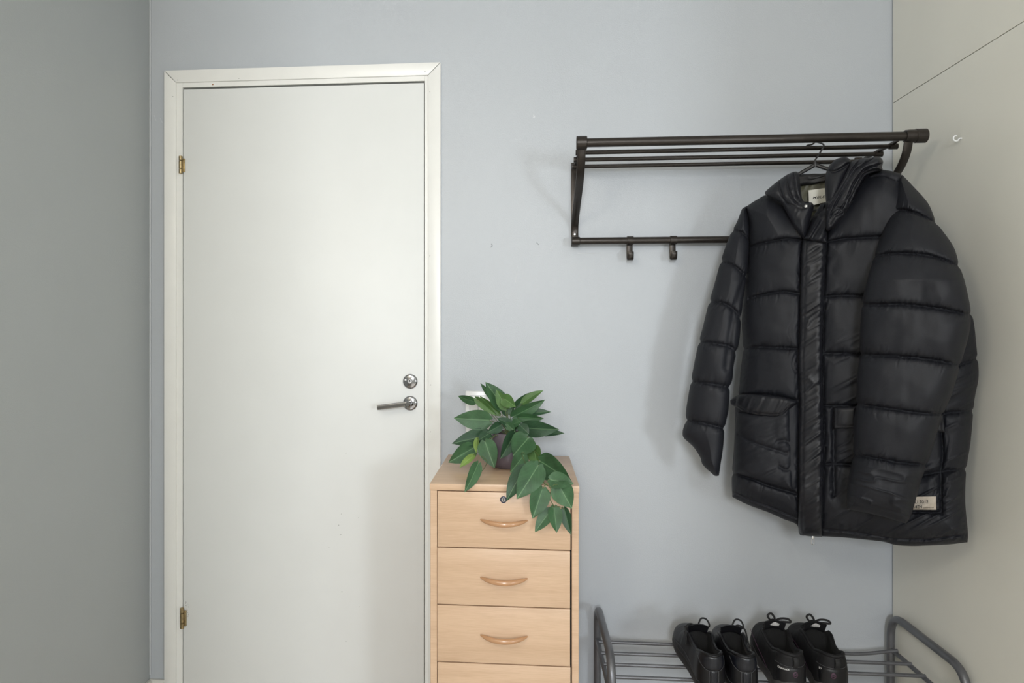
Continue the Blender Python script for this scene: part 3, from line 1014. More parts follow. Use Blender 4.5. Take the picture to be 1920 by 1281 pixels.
def shell(name, L, R, T, B, step, depth, front, back, m, parent, pinch=None):
    """closed, thick cloth body: front skin and back skin share the outline"""
    wpx = max(max(p[0] for p in L + R + T + B) - min(p[0] for p in L + R + T + B), 6)
    hpx = max(max(p[1] for p in L + R + T + B) - min(p[1] for p in L + R + T + B), 6)
    ns, nt = max(6, int(wpx / step)), max(6, int(hpx / step))
    X, Y, outline = coons(L, R, T, B, ns, nt)
    if pinch:                                   # seams draw the silhouette in a little
        ds = np.full(X.shape, 1e9)
        for pl in pinch:
            ds = np.minimum(ds, pl_dist(X, Y, pl))
        de = pl_dist(X, Y, outline)
        mid = (X[:, :1] + X[:, -1:]) / 2
        wgt = np.exp(-(ds / 4.5) ** 2) * np.exp(-de / 12.0)
        X = X + np.sign(mid - X) * 3.2 * wgt
        outline = list(zip(X[:, 0], Y[:, 0])) + list(zip(X[-1, 1:], Y[-1, 1:])) + list(zip(X[::-1, -1][1:], Y[::-1, -1][1:])) + list(zip(X[0, ::-1][1:], Y[0, ::-1][1:]))
    t0 = depth(X, Y)
    hf, hb = front(X, Y, outline), back(X, Y, outline)

    def world(t):
        u, v = (X - CX) / FPX, -(Y - CY) / FPX
        P = np.zeros(X.shape + (3,))
        for k in range(3):
            P[..., k] = CAM[k] + t * (FW[k] + RT[k] * u + (v if k == 2 else 0))
        return P
    F, Bk = world(t0 - hf), world(t0 + hb)
    idx = np.arange(nt * ns).reshape(nt, ns)
    vs = F.reshape(-1, 3).tolist()
    bidx = idx.copy()
    inner = np.zeros((nt, ns), bool)
    inner[1:-1, 1:-1] = True
    bidx[inner] = len(vs) + np.arange(inner.sum())
    vs += Bk[inner].tolist()
    a, b, c, d = idx[:-1, :-1].ravel(), idx[:-1, 1:].ravel(), idx[1:, 1:].ravel(), idx[1:, :-1].ravel()
    fs = np.stack([d, c, b, a], 1).tolist()
    a, b, c, d = bidx[:-1, :-1].ravel(), bidx[:-1, 1:].ravel(), bidx[1:, 1:].ravel(), bidx[1:, :-1].ravel()
    fs += np.stack([a, b, c, d], 1).tolist()
    return from_data(name, vs, fs, m, parent, True, None, recalc=False)


# ------------------------------------------------------------------ hanger
hang = empty('coat_hanger', J0, 'black hanger carrying the padded jacket, hooked over the rack', 'hanger')
tJ = plane_t(1528.5, 309)
b2 = lambda px: PY(px, 280, YB2).x
top_z = ZB2 + 0.0063 + 0.0024
hook_pts = [J0, PT(1528.8, 300, tJ), PT(1538, 285.5, tJ - 0.010), PT(1544.5, 272, tJ - 0.012)]
hx1, hx0 = hook_pts[-1].x, PY(1510.5, 272, YB2 + 0.011).x
hook_pts += [Vector((hx1 * 0.80 + hx0 * 0.2, YB2 - 0.008, top_z + 0.006)), Vector((hx1 * 0.5 + hx0 * 0.5, YB2, top_z + 0.0015)), Vector((hx1 * 0.15 + hx0 * 0.85, YB2 + 0.009, top_z + 0.001)),
             Vector((hx0, YB2 + 0.0105, ZB2 + 0.003)), Vector((hx0 - 0.001, YB2 + 0.0105, ZB2 - 0.003))]
tube('hook', smooth_path(hook_pts, 8), 0.0023, M['black'], hang, 12)
lathe('hook_ferrule', [(0, 0), (0.0044, 0), (0.0050, 0.006), (0.0042, 0.013), (0, 0.013)], J0 - Vector((0, 0, 0.006)), (0, 0, 1), M['black'], hang, 16)
along = Vector((math.cos(PHI), -math.sin(PHI), 0))
for sgn in (-1, 1):
    pts = [J0, J0 + along * sgn * 0.05 + Vector((0, 0, -0.026)), J0 + along * sgn * 0.12 + Vector((0, 0, -0.072)), J0 + along * sgn * 0.17 + Vector((0, 0, -0.125))]
    tube('hanger_arm', smooth_path(pts, 6), 0.0036, M['black'], hang, 12, sec=circ(0.0036, 12, 0.0052))
tube('hanger_bar', [J0 + along * -0.165 + Vector((0, 0, -0.125)), J0 + along * 0.165 + Vector((0, 0, -0.125))], 0.003, M['black'], hang, 10)

# ------------------------------------------------------------------ padded jacket
jk = empty('padded_jacket', J0 + Vector((0.02, -0.05, -0.92)), 'black quilted hooded jacket hanging from the coat rack', 'jacket')
PL_L = [(1507, 444), (1503, 465), (1501, 532), (1499, 633), (1497, 674), (1499, 751), (1497, 841), (1497, 942), (1496.5, 986), (1500, 1003)]
PL_R = [(1549, 431), (1549, 452), (1545, 566), (1543, 633), (1543, 707), (1545, 841), (1542, 942), (1541, 1007)]
tL = [(1398, 388), (1404, 418), (1403, 465), (1397, 532), (1391, 599), (1393, 653), (1388, 700), (1386, 727), (1379, 757), (1378, 800), (1376, 841), (1372, 895), (1373, 932)]
tB = [(1373, 932), (1390, 941), (1408, 949), (1430, 957), (1448, 964), (1470, 974), (1494, 984), (1500, 1003), (1520, 1004), (1542, 1006), (1580, 1008), (1622, 1012), (1656, 1016), (1679, 1022), (1710, 1024), (1743, 1023), (1780, 1021), (1814, 1017)]
tR = [(1688, 330), (1706, 356), (1730, 388), (1748, 424), (1776, 466), (1789, 502), (1802, 536), (1815, 582), (1825, 600), (1830.5, 646), (1835, 704), (1827, 751), (1820, 828), (1812, 881), (1810, 942), (1815, 999), (1814, 1017)]
tT = [(1398, 388), (1420, 374), (1440, 366), (1470, 382), (1500, 402), (1530, 404), (1548, 388), (1580, 360), (1605, 336), (1640, 322), (1665, 320), (1688, 330)]
SEAM_BODY = [dense(s) for s in (
    [(1407, 463), (1425, 457), (1444, 453), (1475, 448), (1502, 450)], [(1404, 560), (1434, 552), (1468, 547), (1498, 551)],
    [(1395, 655), (1420, 651), (1448, 652), (1496, 654)], [(1380, 742), (1441, 741), (1496, 752)],
    [(1374, 888), (1410, 899), (1444, 912), (1494, 926)],
    [(1550, 454), (1582, 448), (1612, 446), (1650, 444)], [(1546, 556), (1582, 554), (1625, 555)], [(1544, 663), (1579, 663), (1615, 665)],
    [(1545, 761), (1575, 761), (1610, 762)], [(1545, 871), (1566, 870), (1600, 872)],
    [(1755, 778), (1790, 773), (1824, 771)], [(1728, 892), (1770, 884), (1811, 880)], [(1785, 690), (1810, 680), (1834, 672)],
    [(1564, 764), (1563, 830), (1564, 930)], [(1764, 784), (1768, 850), (1764, 890), (1765, 962)],
    [(1374, 922), (1407, 937), (1448, 952), (1494, 972)], [(1545, 993), (1590, 997), (1629, 1003), (1679, 1010), (1743, 1011), (1814, 1002)],
    [(1700, 960), (1765, 962)],
)]
SEAM_BODY += [dense(PL_L), dense(PL_R)]
_, _, TORSO_OUT = coons(tL, tR, tT, tB, 40, 60)
TORSO_OFF = 0.035


def torso_h(x, y, outline=None):
    ol = outline or TORSO_OUT
    h = puff(x, y, ol, SEAM_BODY, 0.060, 75, 0.019, 40, gather=0.0075, fold=0.0050, seed=1, edge_gather=0.002)
    # diagonal drag creases on the lower right panel
    w = np.clip((np.asarray(x, float) - 1545) / 40, 0, 1) * np.clip((np.asarray(y, float) - 600) / 100, 0, 1)
    q = vnoise((x * 0.5 + y) / 13.0, (y * 0.4 - x) / 75.0, 21)
    return h + 0.006 * w * (1 - np.abs(q)) ** 3 * rp(pl_dist(x, y, ol), 30)


def torso_front_t(x, y, extra=0.0):
    """smooth front of the body, without the quilting"""
    ins = inside(x, y, TORSO_OUT)
    de = np.where(ins, pl_dist(x, y, TORSO_OUT), 0)
    return plane_t(x, y, TORSO_OFF) - 0.060 * rp(de, 75) - extra


shell('body', tL, tR, tT, tB, 1.9, lambda x, y: plane_t(x, y, TORSO_OFF), lambda x, y, o: torso_h(x, y, o),
      lambda x, y, o: 0.075 * rp(pl_dist(x, y, o), 90), M['nylon'], jk, SEAM_BODY[:14])

# sleeve on the left (towards the wall)
lsL = [(1391, 392), (1381, 418), (1371, 435), (1361, 461), (1351, 491), (1337, 542), (1329, 568), (1317, 616), (1309, 646), (1300, 690), (1295, 717), (1287, 764), (1285, 790), (1280, 808), (1282, 821), (1300, 838), (1313, 858), (1318, 872), (1339, 892)]
lsR = [(1399, 387), (1405, 420), (1405, 465), (1401, 515), (1394, 560), (1390, 596), (1386, 640), (1376, 684), (1374, 708), (1369, 728), (1366, 767), (1359, 804), (1356, 838), (1351, 872), (1348, 892)]
SEAM_L = [dense(s) for s in ([(1369, 433), (1388, 435), (1402, 446)], [(1349, 490), (1374, 497), (1399, 518)], [(1328, 566), (1357, 569), (1376, 581), (1392, 598)],
                             [(1308, 641), (1337, 644), (1368, 650), (1384, 662)], [(1295, 715), (1334, 720), (1371, 727)], [(1284, 788), (1320, 794), (1361, 804)])]
SEAM_L2 = [dense([(1399, 515), (1384, 560), (1374, 600), (1366, 650), (1362, 690)])]


def lsleeve(x, y, o):
    h = puff(x, y, o, SEAM_L, 0.034, 38, 0.015, 34, gather=0.0065, fold=0.004, seed=5)
    return h - 0.006 * np.exp(-(pl_dist(x, y, SEAM_L2[0]) / 6.0) ** 2) * rp(pl_dist(x, y, o), 16)


LOFF = lambda x, y: plane_t(x, y, 0.035) - 0.055 * np.clip((np.asarray(y, float) - 400) / 250, 0, 1)
shell('sleeve', lsL, lsR, [lsL[0], (1395, 389), lsR[0]], [lsL[-1], (1343, 893), lsR[-1]], 1.8, LOFF, lsleeve,
      lambda x, y, o: 0.030 * rp(pl_dist(x, y, o), 34), M['nylon'], jk, SEAM_L)

# sleeve on the right (towards the camera)
rsL = [(1681, 336), (1674, 391), (1662, 418), (1646, 458), (1629, 515), (1617, 566), (1612, 633), (1612, 664), (1607, 707), (1605, 757), (1600, 801), (1599, 854), (1590, 902), (1588, 930), (1589, 955)]
rsR = [(1692, 328), (1710, 347), (1740, 381), (1757, 418), (1787, 461), (1799, 498), (1810, 532), (1820, 584), (1817, 626), (1801, 684), (1784, 741), (1766, 784), (1744, 855), (1727, 902), (1713, 952), (1707, 969), (1699, 982)]
SEAM_R = [dense(s) for s in ([(1672, 396), (1695, 394), (1720, 401), (1759, 419)], [(1640, 481), (1665, 476), (1690, 475), (1743, 480), (1801, 499)], [(1617, 572), (1660, 571), (1696, 571), (1763, 579), (1821, 592)],
                             [(1609, 665), (1679, 668), (1747, 675), (1803, 686)], [(1603, 757), (1663, 766), (1723, 774), (1770, 777)], [(1597, 853), (1646, 860), (1690, 868), (1741, 872)])]
SEAM_R2 = [dense([(1588, 943), (1630, 950), (1670, 958), (1712, 968)])]


def rsleeve(x, y, o):
    h = puff(x, y, o, SEAM_R, 0.050, 62, 0.020, 42, gather=0.0070, fold=0.0050, seed=9)
    d2 = pl_dist(x, y, SEAM_R2[0])
    h = h - 0.004 * np.exp(-(d2 / 3.0) ** 2) * rp(pl_dist(x, y, o), 20)
    w = np.clip((np.asarray(y, float) - 865) / 25, 0, 1) * np.clip((960 - np.asarray(y, float)) / 20, 0, 1)
    q = vnoise((y * 1.0 - x * 0.25) / 12.0, (x + y * 0.25) / 48.0, 31)
    return h + 0.007 * w * (1 - np.abs(q)) ** 3 * rp(pl_dist(x, y, o), 25)


def ROFF(x, y):
    y = np.asarray(y, float)
    return plane_t(x, y, 0.045) - 0.125 * np.clip((y - 335) / 190, 0, 1)


shell('sleeve', rsL, rsR, [rsL[0], (1686, 331), rsR[0]], [rsL[-1], (1643, 966), rsR[-1]], 1.8, ROFF, rsleeve,
      lambda x, y, o: 0.045 * rp(pl_dist(x, y, o), 60), M['nylon'], jk, SEAM_R)

# front placket
plk_h = lambda x, y, o: puff(x, y, o, [dense([(a + 8, b) for a, b in PL_L]), dense([(a - 3, b) for a, b in PL_R])], 0.013, 14, 0.0022, 12, gather=0.0006, fold=0.0022, crease=0.0036, cdir=(0.6, 0.9), seed=13)
shell('placket', PL_L, [(1549, 436)] + PL_R[1:], [PL_L[0], (1528, 439), (1549, 436)], [PL_L[-1], (1520, 1006), PL_R[-1]], 1.6,
      lambda x, y: torso_front_t(x, y, 0.010), plk_h, lambda x, y, o: 0.012 * rp(pl_dist(x, y, o), 10), M['nylon_smooth'], jk)
# upper end of the placket, crumpled up to the collar
sfL = [(1538, 383), (1530, 397), (1523, 409), (1515, 432), (1506, 448)]
sfR = [(1549, 379), (1551, 405), (1551, 431), (1551, 456)]
shell('placket_flap', sfL, sfR, [sfL[0], sfR[0]], [sfL[-1], (1528, 453), sfR[-1]], 1.3, lambda x, y: torso_front_t(x, y, 0.030),
      lambda x, y, o: puff(x, y, o, [], 0.016, 12, 0, 10, fold=0.004, crease=0.0065, cdir=(0.8, 0.5), seed=17), lambda x, y, o: 0.012 * rp(pl_dist(x, y, o), 8), M['nylon_smooth'], jk)

# pockets
pkL = [(1382, 772), (1378, 805), (1377, 841), (1375, 886)]
pkR = [(1481, 764), (1482, 800), (1484, 840), (1487, 920)]
shell('pocket', pkL, pkR, [pkL[0], (1430, 775), pkR[0]], [pkL[-1], (1410, 897), (1444, 909), pkR[-1]], 2.0, lambda x, y: torso_front_t(x, y, 0.008),
      lambda x, y, o: puff(x, y, o, [dense([(1384, 815), (1420, 833), (1474, 850)]), dense([(1462, 876), (1475, 882), (1486, 874)]), dense([(1458, 828), (1470, 826), (1482, 832)])], 0.014, 22, 0.009, 30, fold=0.005, crease=0.002, cdir=(0.5, 1), seed=23),
      lambda x, y, o: 0.015 * rp(pl_dist(x, y, o), 10), M['nylon'], jk)
fl1 = [(1369, 751), (1386, 740), (1412, 739), (1441, 741), (1470, 745), (1495, 752)]
fl2 = [(1370, 758), (1384, 766), (1397, 774), (1420, 780), (1452, 782), (1466, 780), (1478, 769), (1495, 757)]
shell('pocket_flap', [fl1[0], fl2[0]], [fl1[-1], fl2[-1]], fl1, fl2, 1.6, lambda x, y: torso_front_t(x, y, 0.018),
      lambda x, y, o: puff(x, y, o, [dense([(a, b - 5) for a, b in fl2[1:-1]])], 0.014, 10, 0.003, 12, fold=0.003, crease=0.0025, cdir=(1, 0.5), seed=27),
      lambda x, y, o: 0.012 * rp(pl_dist(x, y, o), 8), M['nylon_smooth'], jk)
shell('pocket_flap', [(1564, 764), (1563, 805)], [(1606, 762), (1606, 804)], [(1564, 764), (1606, 762)], [(1563, 805), (1606, 804)], 1.6, lambda x, y: torso_front_t(x, y, 0.016),
      lambda x, y, o: puff(x, y, o, [[(1569, 766), (1568, 799), (1600, 799)]], 0.010, 8, 0.0025, 10, fold=0.002, seed=29),
      lambda x, y, o: 0.010 * rp(pl_dist(x, y, o), 8), M['nylon_smooth'], jk)
shell('pocket_flap', [(1740, 780), (1740, 812)], [(1769, 776), (1773, 811)], [(1740, 780), (1769, 776)], [(1740, 812), (1773, 811)], 1.6, lambda x, y: torso_front_t(x, y, 0.014),
      lambda x, y, o: puff(x, y, o, [[(1766, 778), (1768, 807)]], 0.009, 8, 0.0025, 10, fold=0.002, seed=33),
      lambda x, y, o: 0.010 * rp(pl_dist(x, y, o), 8), M['nylon_smooth'], jk)

# neck: lining, back of the collar, woven tag
flat = lambda k: (lambda x, y, o: k * rp(pl_dist(x, y, o), 8))
nk = lambda off: (lambda x, y: plane_t(x, y, off))
shell('lining', [(1480, 336), (1484, 372), (1492, 412)], [(1604, 322), (1596, 366), (1582, 412)], [(1480, 336), (1525, 330), (1560, 327), (1604, 322)], [(1492, 412), (1582, 412)], 2.5,
      nk(-0.030), lambda x, y, o: puff(x, y, o, [], 0.010, 10, 0, 10, fold=0.004, crease=0.002, seed=37), flat(0.01), M['lining'], jk)
shell('collar_back', [(1482, 333), (1484, 345), (1488, 356)], [(1604, 318), (1604, 330), (1602, 345)], [(1482, 333), (1500, 327), (1525, 325.5), (1548, 325), (1604, 318)], [(1488, 356), (1503, 349), (1525, 346), (1546, 342), (1602, 345)], 1.8,
      nk(-0.014), lambda x, y, o: puff(x, y, o, [], 0.010, 8, 0, 10, fold=0.004, crease=0.004, cdir=(0.3, 1), seed=39), flat(0.01), M['inner_black'], jk)


def quad_tag(name, q, depth, th, m, n=6):
    """thin sewn-on tag following a depth function: q = four pixel corners"""
    q = [np.array(c, float) for c in q]
    vs, fs = [], []
    for s_ in (0, 1):
        for i in range(n + 1):
            for j in range(n + 1):
                u, v = j / n, i / n
                p = (1 - v) * ((1 - u) * q[0] + u * q[1]) + v * ((1 - u) * q[3] + u * q[2])
                t = float(depth(np.array([p[0]]), np.array([p[1]]))[0]) - (th if s_ == 0 else 0)
                vs.append(PT(p[0], p[1], t))
    k = (n + 1) ** 2
    for i in range(n):
        for j in range(n):
            a = i * (n + 1) + j
            fs += [(a, a + n + 1, a + n + 2, a + 1), (k + a, k + a + 1, k + a + n + 2, k + a + n + 1)]
    rim = [j for j in range(n + 1)] + [i * (n + 1) + n for i in range(1, n + 1)] + [n * (n + 1) + j for j in range(n - 1, -1, -1)] + [i * (n + 1) for i in range(n - 1, 0, -1)]
    for a, b in zip(rim, rim[1:] + rim[:1]):
        fs.append((a, b, k + b, k + a))
    o = from_data(name, vs, fs, m, jk, True, 40)
    return o


def print_on(name, s, size_px, x0, y0, depth, m, parent, slope=0.0, offset=0.0, shear=0.0, spacing=1.0, squash=1.0):
    def xf(a, b):
        px, py = x0 + a, y0 - b * squash + slope * a
        t = float(depth(np.array([px]), np.array([py]))[0])
        return PT(px, py, t)
    o = text_mesh(name, s, size_px, xf, m, parent, offset, shear, spacing)
    return o


tagd = nk(0.000)
tg = quad_tag('woven_tag', [(1516, 357), (1552, 352), (1552, 378), (1517, 386.5)], tagd, 0.001, M['tagwhite'])
tg['label'] = 'off-white woven neck tag'
tg['_o'] = (0, 0, 0)
pt_ = print_on('lettering', 'MBLE', 9.0, 1523.5, 373.0, lambda x, y: tagd(x, y) - 0.0014, M['ink'], None, slope=-0.09, offset=0.06, shear=0.25, spacing=1.10, squash=0.72)
pt_.parent = tg
pt2 = print_on('lettering', '-', 8.0, 1518.2, 369.5, lambda x, y: tagd(x, y) - 0.0014, M['ink'], None, offset=0.2)
bpy.data.objects.remove(pt2, do_unlink=True)

# collar on the left
clL = [(1488, 322), (1475, 328), (1459, 339), (1443, 352), (1434, 361), (1438, 367), (1451, 374), (1465, 382), (1475, 399), (1486, 419), (1498, 438), (1507, 449)]
clR = [(1499, 327), (1501, 350), (1504, 371), (1510, 379), (1522, 380), (1526, 388), (1521, 406), (1515, 428), (1511, 447)]
shell('collar', clL, clR, [clL[0], (1494, 322), clR[0]], [clL[-1], clR[-1]], 1.4, lambda x, y: plane_t(x, y, 0.075) - 0.035 * np.clip((np.asarray(y, float) - 330) / 100, 0, 1),
      lambda x, y, o: puff(x, y, o, [dense([(1461, 338), (1464, 361), (1475, 380), (1504, 391)]), dense([(1475, 330), (1479, 358), (1490, 378), (1503, 386)]), dense([(1488, 326), (1491, 350), (1499, 372)])], 0.026, 20, 0.0065, 12, gather=0.0012, fold=0.003, crease=0.002, cdir=(0.9, 0.5), seed=41),
      lambda x, y, o: 0.035 * rp(pl_dist(x, y, o), 18), M['nylon_smooth'], jk)
# hood: rolled opening edge and crumpled main piece
hoL = [(1549, 384), (1547, 358), (1547, 335), (1551, 317), (1558, 307)]
hoR = [(1566, 392), (1572, 368), (1582, 345), (1592, 322), (1596, 302)]
shell('hood_edge', hoL[::-1], hoR[::-1], [(1558, 307), (1568, 298.5), (1582, 294), (1590, 296), (1596, 302)], [(1549, 384), (1557, 390), (1566, 392)], 1.3,
      lambda x, y: plane_t(x, y, 0.075) - 0.025 * np.clip((np.asarray(y, float) - 320) / 70, 0, 1),
      lambda x, y, o: puff(x, y, o, [dense([(1548, 318), (1562, 322), (1578, 316), (1590, 308)])], 0.024, 20, 0.009, 24, gather=0.001, fold=0.006, seed=43), lambda x, y, o: 0.035 * rp(pl_dist(x, y, o), 16), M['nylon_smooth'], jk)
hdT = [(1590, 316), (1597, 303), (1615, 297), (1631, 295.5), (1644, 293.5), (1652, 296), (1656, 304), (1653, 314)]
hdB = [(1548, 380), (1548, 400), (1549, 432), (1562, 428), (1578, 411), (1588, 396), (1596, 382), (1605, 364), (1616, 344), (1625, 330), (1640, 323), (1654, 320)]
hdL = [(1590, 316), (1580, 336), (1569, 356), (1558, 372), (1548, 380)]
hdR = [(1653, 314), (1655, 317), (1654, 320)]
HOOD_SEAMS = [dense(s) for s in ([(1636, 298), (1604, 320), (1585, 350), (1566, 384), (1556, 408)], [(1654, 306), (1622, 318), (1602, 342), (1588, 372), (1570, 404)], [(1612, 299), (1594, 324), (1574, 358), (1553, 392)],
                                 [(1646, 318), (1620, 326), (1606, 350), (1592, 380)], [(1560, 398), (1572, 390), (1582, 398)], [(1556, 420), (1566, 404), (1580, 402)])]
shell('hood', hdL, hdR, hdT, hdB, 1.3, lambda x, y: plane_t(x, y, 0.100) - 0.030 * np.clip((np.asarray(y, float) - 320) / 100, 0, 1),
      lambda x, y, o: puff(x, y, o, HOOD_SEAMS, 0.026, 16, 0.0095, 10, gather=0.0020, fold=0.005, crease=0.0055, cdir=(0.75, 0.66), seed=47),
      lambda x, y, o: 0.06 * rp(pl_dist(x, y, o), 20), M['nylon_smooth'], jk)
# yoke behind the hood on the right shoulder
shell('yoke', [(1622, 330), (1626, 334), (1630, 339)], [(1690, 326), (1690, 336), (1682, 350)], [(1622, 330), (1640, 320), (1662, 319), (1690, 326)], [(1630, 339), (1650, 337), (1668, 343), (1682, 350)], 1.6,
      nk(0.062), lambda x, y, o: puff(x, y, o, [], 0.020, 12, 0, 10, fold=0.004, crease=0.0015, seed=51), flat(0.02), M['nylon'], jk)

# snap, zip pull, hem tag
sn = PT(1511.3, 387, float(plane_t(1511.3, 387, 0.131)))
vdir = (CAM - sn).normalized()
lathe('snap', [(0.0046, 0), (0.0046, 0.0016), (0.0034, 0.0026), (0.0026, 0.0012), (0.0018, 0.0024), (0, 0.0028)], sn - vdir * 0.0015, vdir, M['steel'], jk, 20)
zt = float(torso_front_t(np.array([1524.0]), np.array([1000.0]))[0])
zp = [PT(1524, 1003, zt), PT(1524, 1010, zt)]
box('zip_slider', (zp[1].x - 0.0035, zp[1].y - 0.003, zp[1].z - 0.001), (zp[1].x + 0.0035, zp[1].y + 0.003, zp[1].z + 0.007), M['steel'], jk, 0.001)
ring = [PT(1521.5, 1011, zt), PT(1521, 1017, zt), PT(1522, 1020.5, zt), PT(1525.5, 1020.5, zt), PT(1526.5, 1017, zt), PT(1526, 1011, zt)]
tube('zip_pull', smooth_path(ring, 4), 0.0010, M['steel'], jk, 8)

hemd = lambda x, y: plane_t(x, y, TORSO_OFF) - torso_h(x, y) - 0.0035
HQ = [(1700, 932), (1755, 931), (1755.5, 956), (1700, 956)]
ht = quad_tag('hem_tag', HQ, hemd, 0.001, M['tagbeige'], 8)
ht['label'] = 'beige printed tag at the hem'
for s_, sz, x0, y0 in (('ID 7012', 8.5, 1713, 944.5), ('MEN', 7.5, 1714, 953.5)):
    o_ = print_on('lettering', s_, sz, x0, y0, lambda x, y: hemd(x, y) - 0.0018, M['ink'], None, slope=-0.02, offset=0.1)
    o_.parent = ht
o_ = print_on('lettering', 'collection', 5.0, 1731, 953.5, lambda x, y: hemd(x, y) - 0.0018, M['ink'], None, slope=-0.02, shear=0.3)
o_.parent = ht

# ------------------------------------------------------------------ shoe rack
XSR = PY(1670, 1200, -0.035).x
XSL = PY(1120, 1200, -0.035).x
rr_ = 0.0088
zt_ = (PX(1700, 1161, XSR).z + PX(1760, 1209, XSR).z) / 2
zt_ = PY(1684, 1156, -0.06).z
y0r, y1r = PX(1670, 1200, XSR).y, PX(1815, 1270, XSR).y
rods = [PX(1683, 1226, XSR), PX(1709, 1247, XSR), PX(1735, 1271, XSR)]
zrod = sum(p.z for p in rods) / 3
ys = [p.y for p in rods]
stp = (ys[2] - ys[0]) / 2
ys.append(ys[2] + stp)
print('SHOE RACK', XSL, XSR, 'ztop', zt_, 'zrod', zrod, [p.z for p in rods], ys, y0r, y1r)
srk = empty('shoe_rack', ((XSL + XSR) / 2, (y0r + y1r) / 2, 0), 'grey tubular metal shoe rack standing below the jacket', 'shoe rack')
yb = -0.035
for x in (XSL, XSR):
    ef = tube('end_frame', fillet([(x, yb, 0.0), (x, yb, zt_), (x, y1r, zt_), (x, y1r, 0.0)], 0.075, 10), rr_ * 1.25, M['shoerack'], srk, 18)
    ef['_o'] = (0, 0, 0)
    for zz in (zrod, zrod - 0.19):
        s_ = tube('side_strut', [(x, yb - 0.004, zz - 0.004), (x, y1r + 0.004, zz - 0.004)], rr_ * 0.75, M['shoerack'], None, 12)
        s_.parent = ef
for zz in (zrod, zrod - 0.19):
    for i, y in enumerate(ys + [ys[-1] + stp * 0.9]):
        z = zz + 0.004
        pth = [(XSL, y, z), (XSL + 0.3 * (XSR - XSL), y, z), (XSL + 0.78 * (XSR - XSL), y, z), (XSR, y, z)]
        if i == 0 and zz == zrod:
            pth = [(XSL, y, z), (XSL + 0.3 * (XSR - XSL), y, z - 0.001), (XSL + 0.72 * (XSR - XSL), y, z - 0.004), (XSL + 0.86 * (XSR - XSL), y, z - 0.010), (XSR, y, z + 0.004)]
        tube('shelf_rod', smooth_path(pth, 8), 0.0052, M['shoerack'], srk, 12)


# ------------------------------------------------------------------ shoes
class Shoe:
    def __init__(s, L, wf, wh, toe_h, heel_h, ton_h, sneaker):
        s.L, s.wf, s.wh, s.toe_h, s.heel_h, s.ton_h, s.sn = L, wf, wh, toe_h, heel_h, ton_h, sneaker
        s.zs = 0.022 if not sneaker else 0.030
        s.uo = 0.40

    def w(s, u):
        base = np.interp(u, [0, 0.10, 0.22, 0.34, 0.48, 0.62, 0.78, 0.90, 1.0], [s.wf * 0.80, s.wf * 0.90, s.wf * 0.985, s.wf, s.wf * 0.93, s.wh * 1.08, s.wh * 1.0, s.wh, s.wh * 0.98])
        front = np.sqrt(np.clip(1 - np.clip((0.16 - u) / 0.16, 0, 1) ** 2.2, 0, 1))
        rear = np.sqrt(np.clip(1 - np.clip((u - 0.87) / 0.13, 0, 1) ** 2.2, 0, 1))
        return base * front * rear

    def cx(s, u):            # toe swings inwards a little (mirrored per foot)
        return np.interp(u, [0, 0.2, 0.5, 1], [0.008, 0.004, -0.002, 0]) * s.foot

    def top(s, u):
        return np.interp(u, [0, 0.03, 0.10, 0.20, 0.30, s.uo], [s.zs + 0.010, s.toe_h * 0.80, s.toe_h, s.toe_h * 1.10, s.toe_h + (s.ton_h - s.toe_h) * 0.50, s.ton_h * 0.93])

    def collar(s, u):
        return np.interp(u, [s.uo, 0.50, 0.62, 0.75, 0.88, 0.96, 1.0], [s.ton_h * 0.92, s.heel_h * 0.86, s.heel_h * 0.78, s.heel_h * 0.80, s.heel_h * 0.95, s.heel_h, s.heel_h])

    def lean(s, f, u):       # factor of half width at relative height f
        return 1.0 + 0.03 * math.sin(f * 2.6) - 0.24 * f ** 2.2

    def p(s, x, u, z):
        """local -> world: toe (u=0) at +y"""
        lx, ly = x + s.cx(u), -u * s.L
        z = z + (1.0 - u) * s.L * math.tan(s.pitch)
        c, sn_ = math.cos(s.yaw), math.sin(s.yaw)
        return Vector((s.pos.x + lx * c - ly * sn_, s.pos.y + lx * sn_ + ly * c, s.pos.z + z))

    def heel_u(s, x, f):
        us = np.linspace(0.86, 1.0, 400)
        ws = s.w(us) * s.lean(f, 1)
        ok = np.where(ws >= abs(x))[0]
        return us[ok[-1]] if len(ok) else 0.87


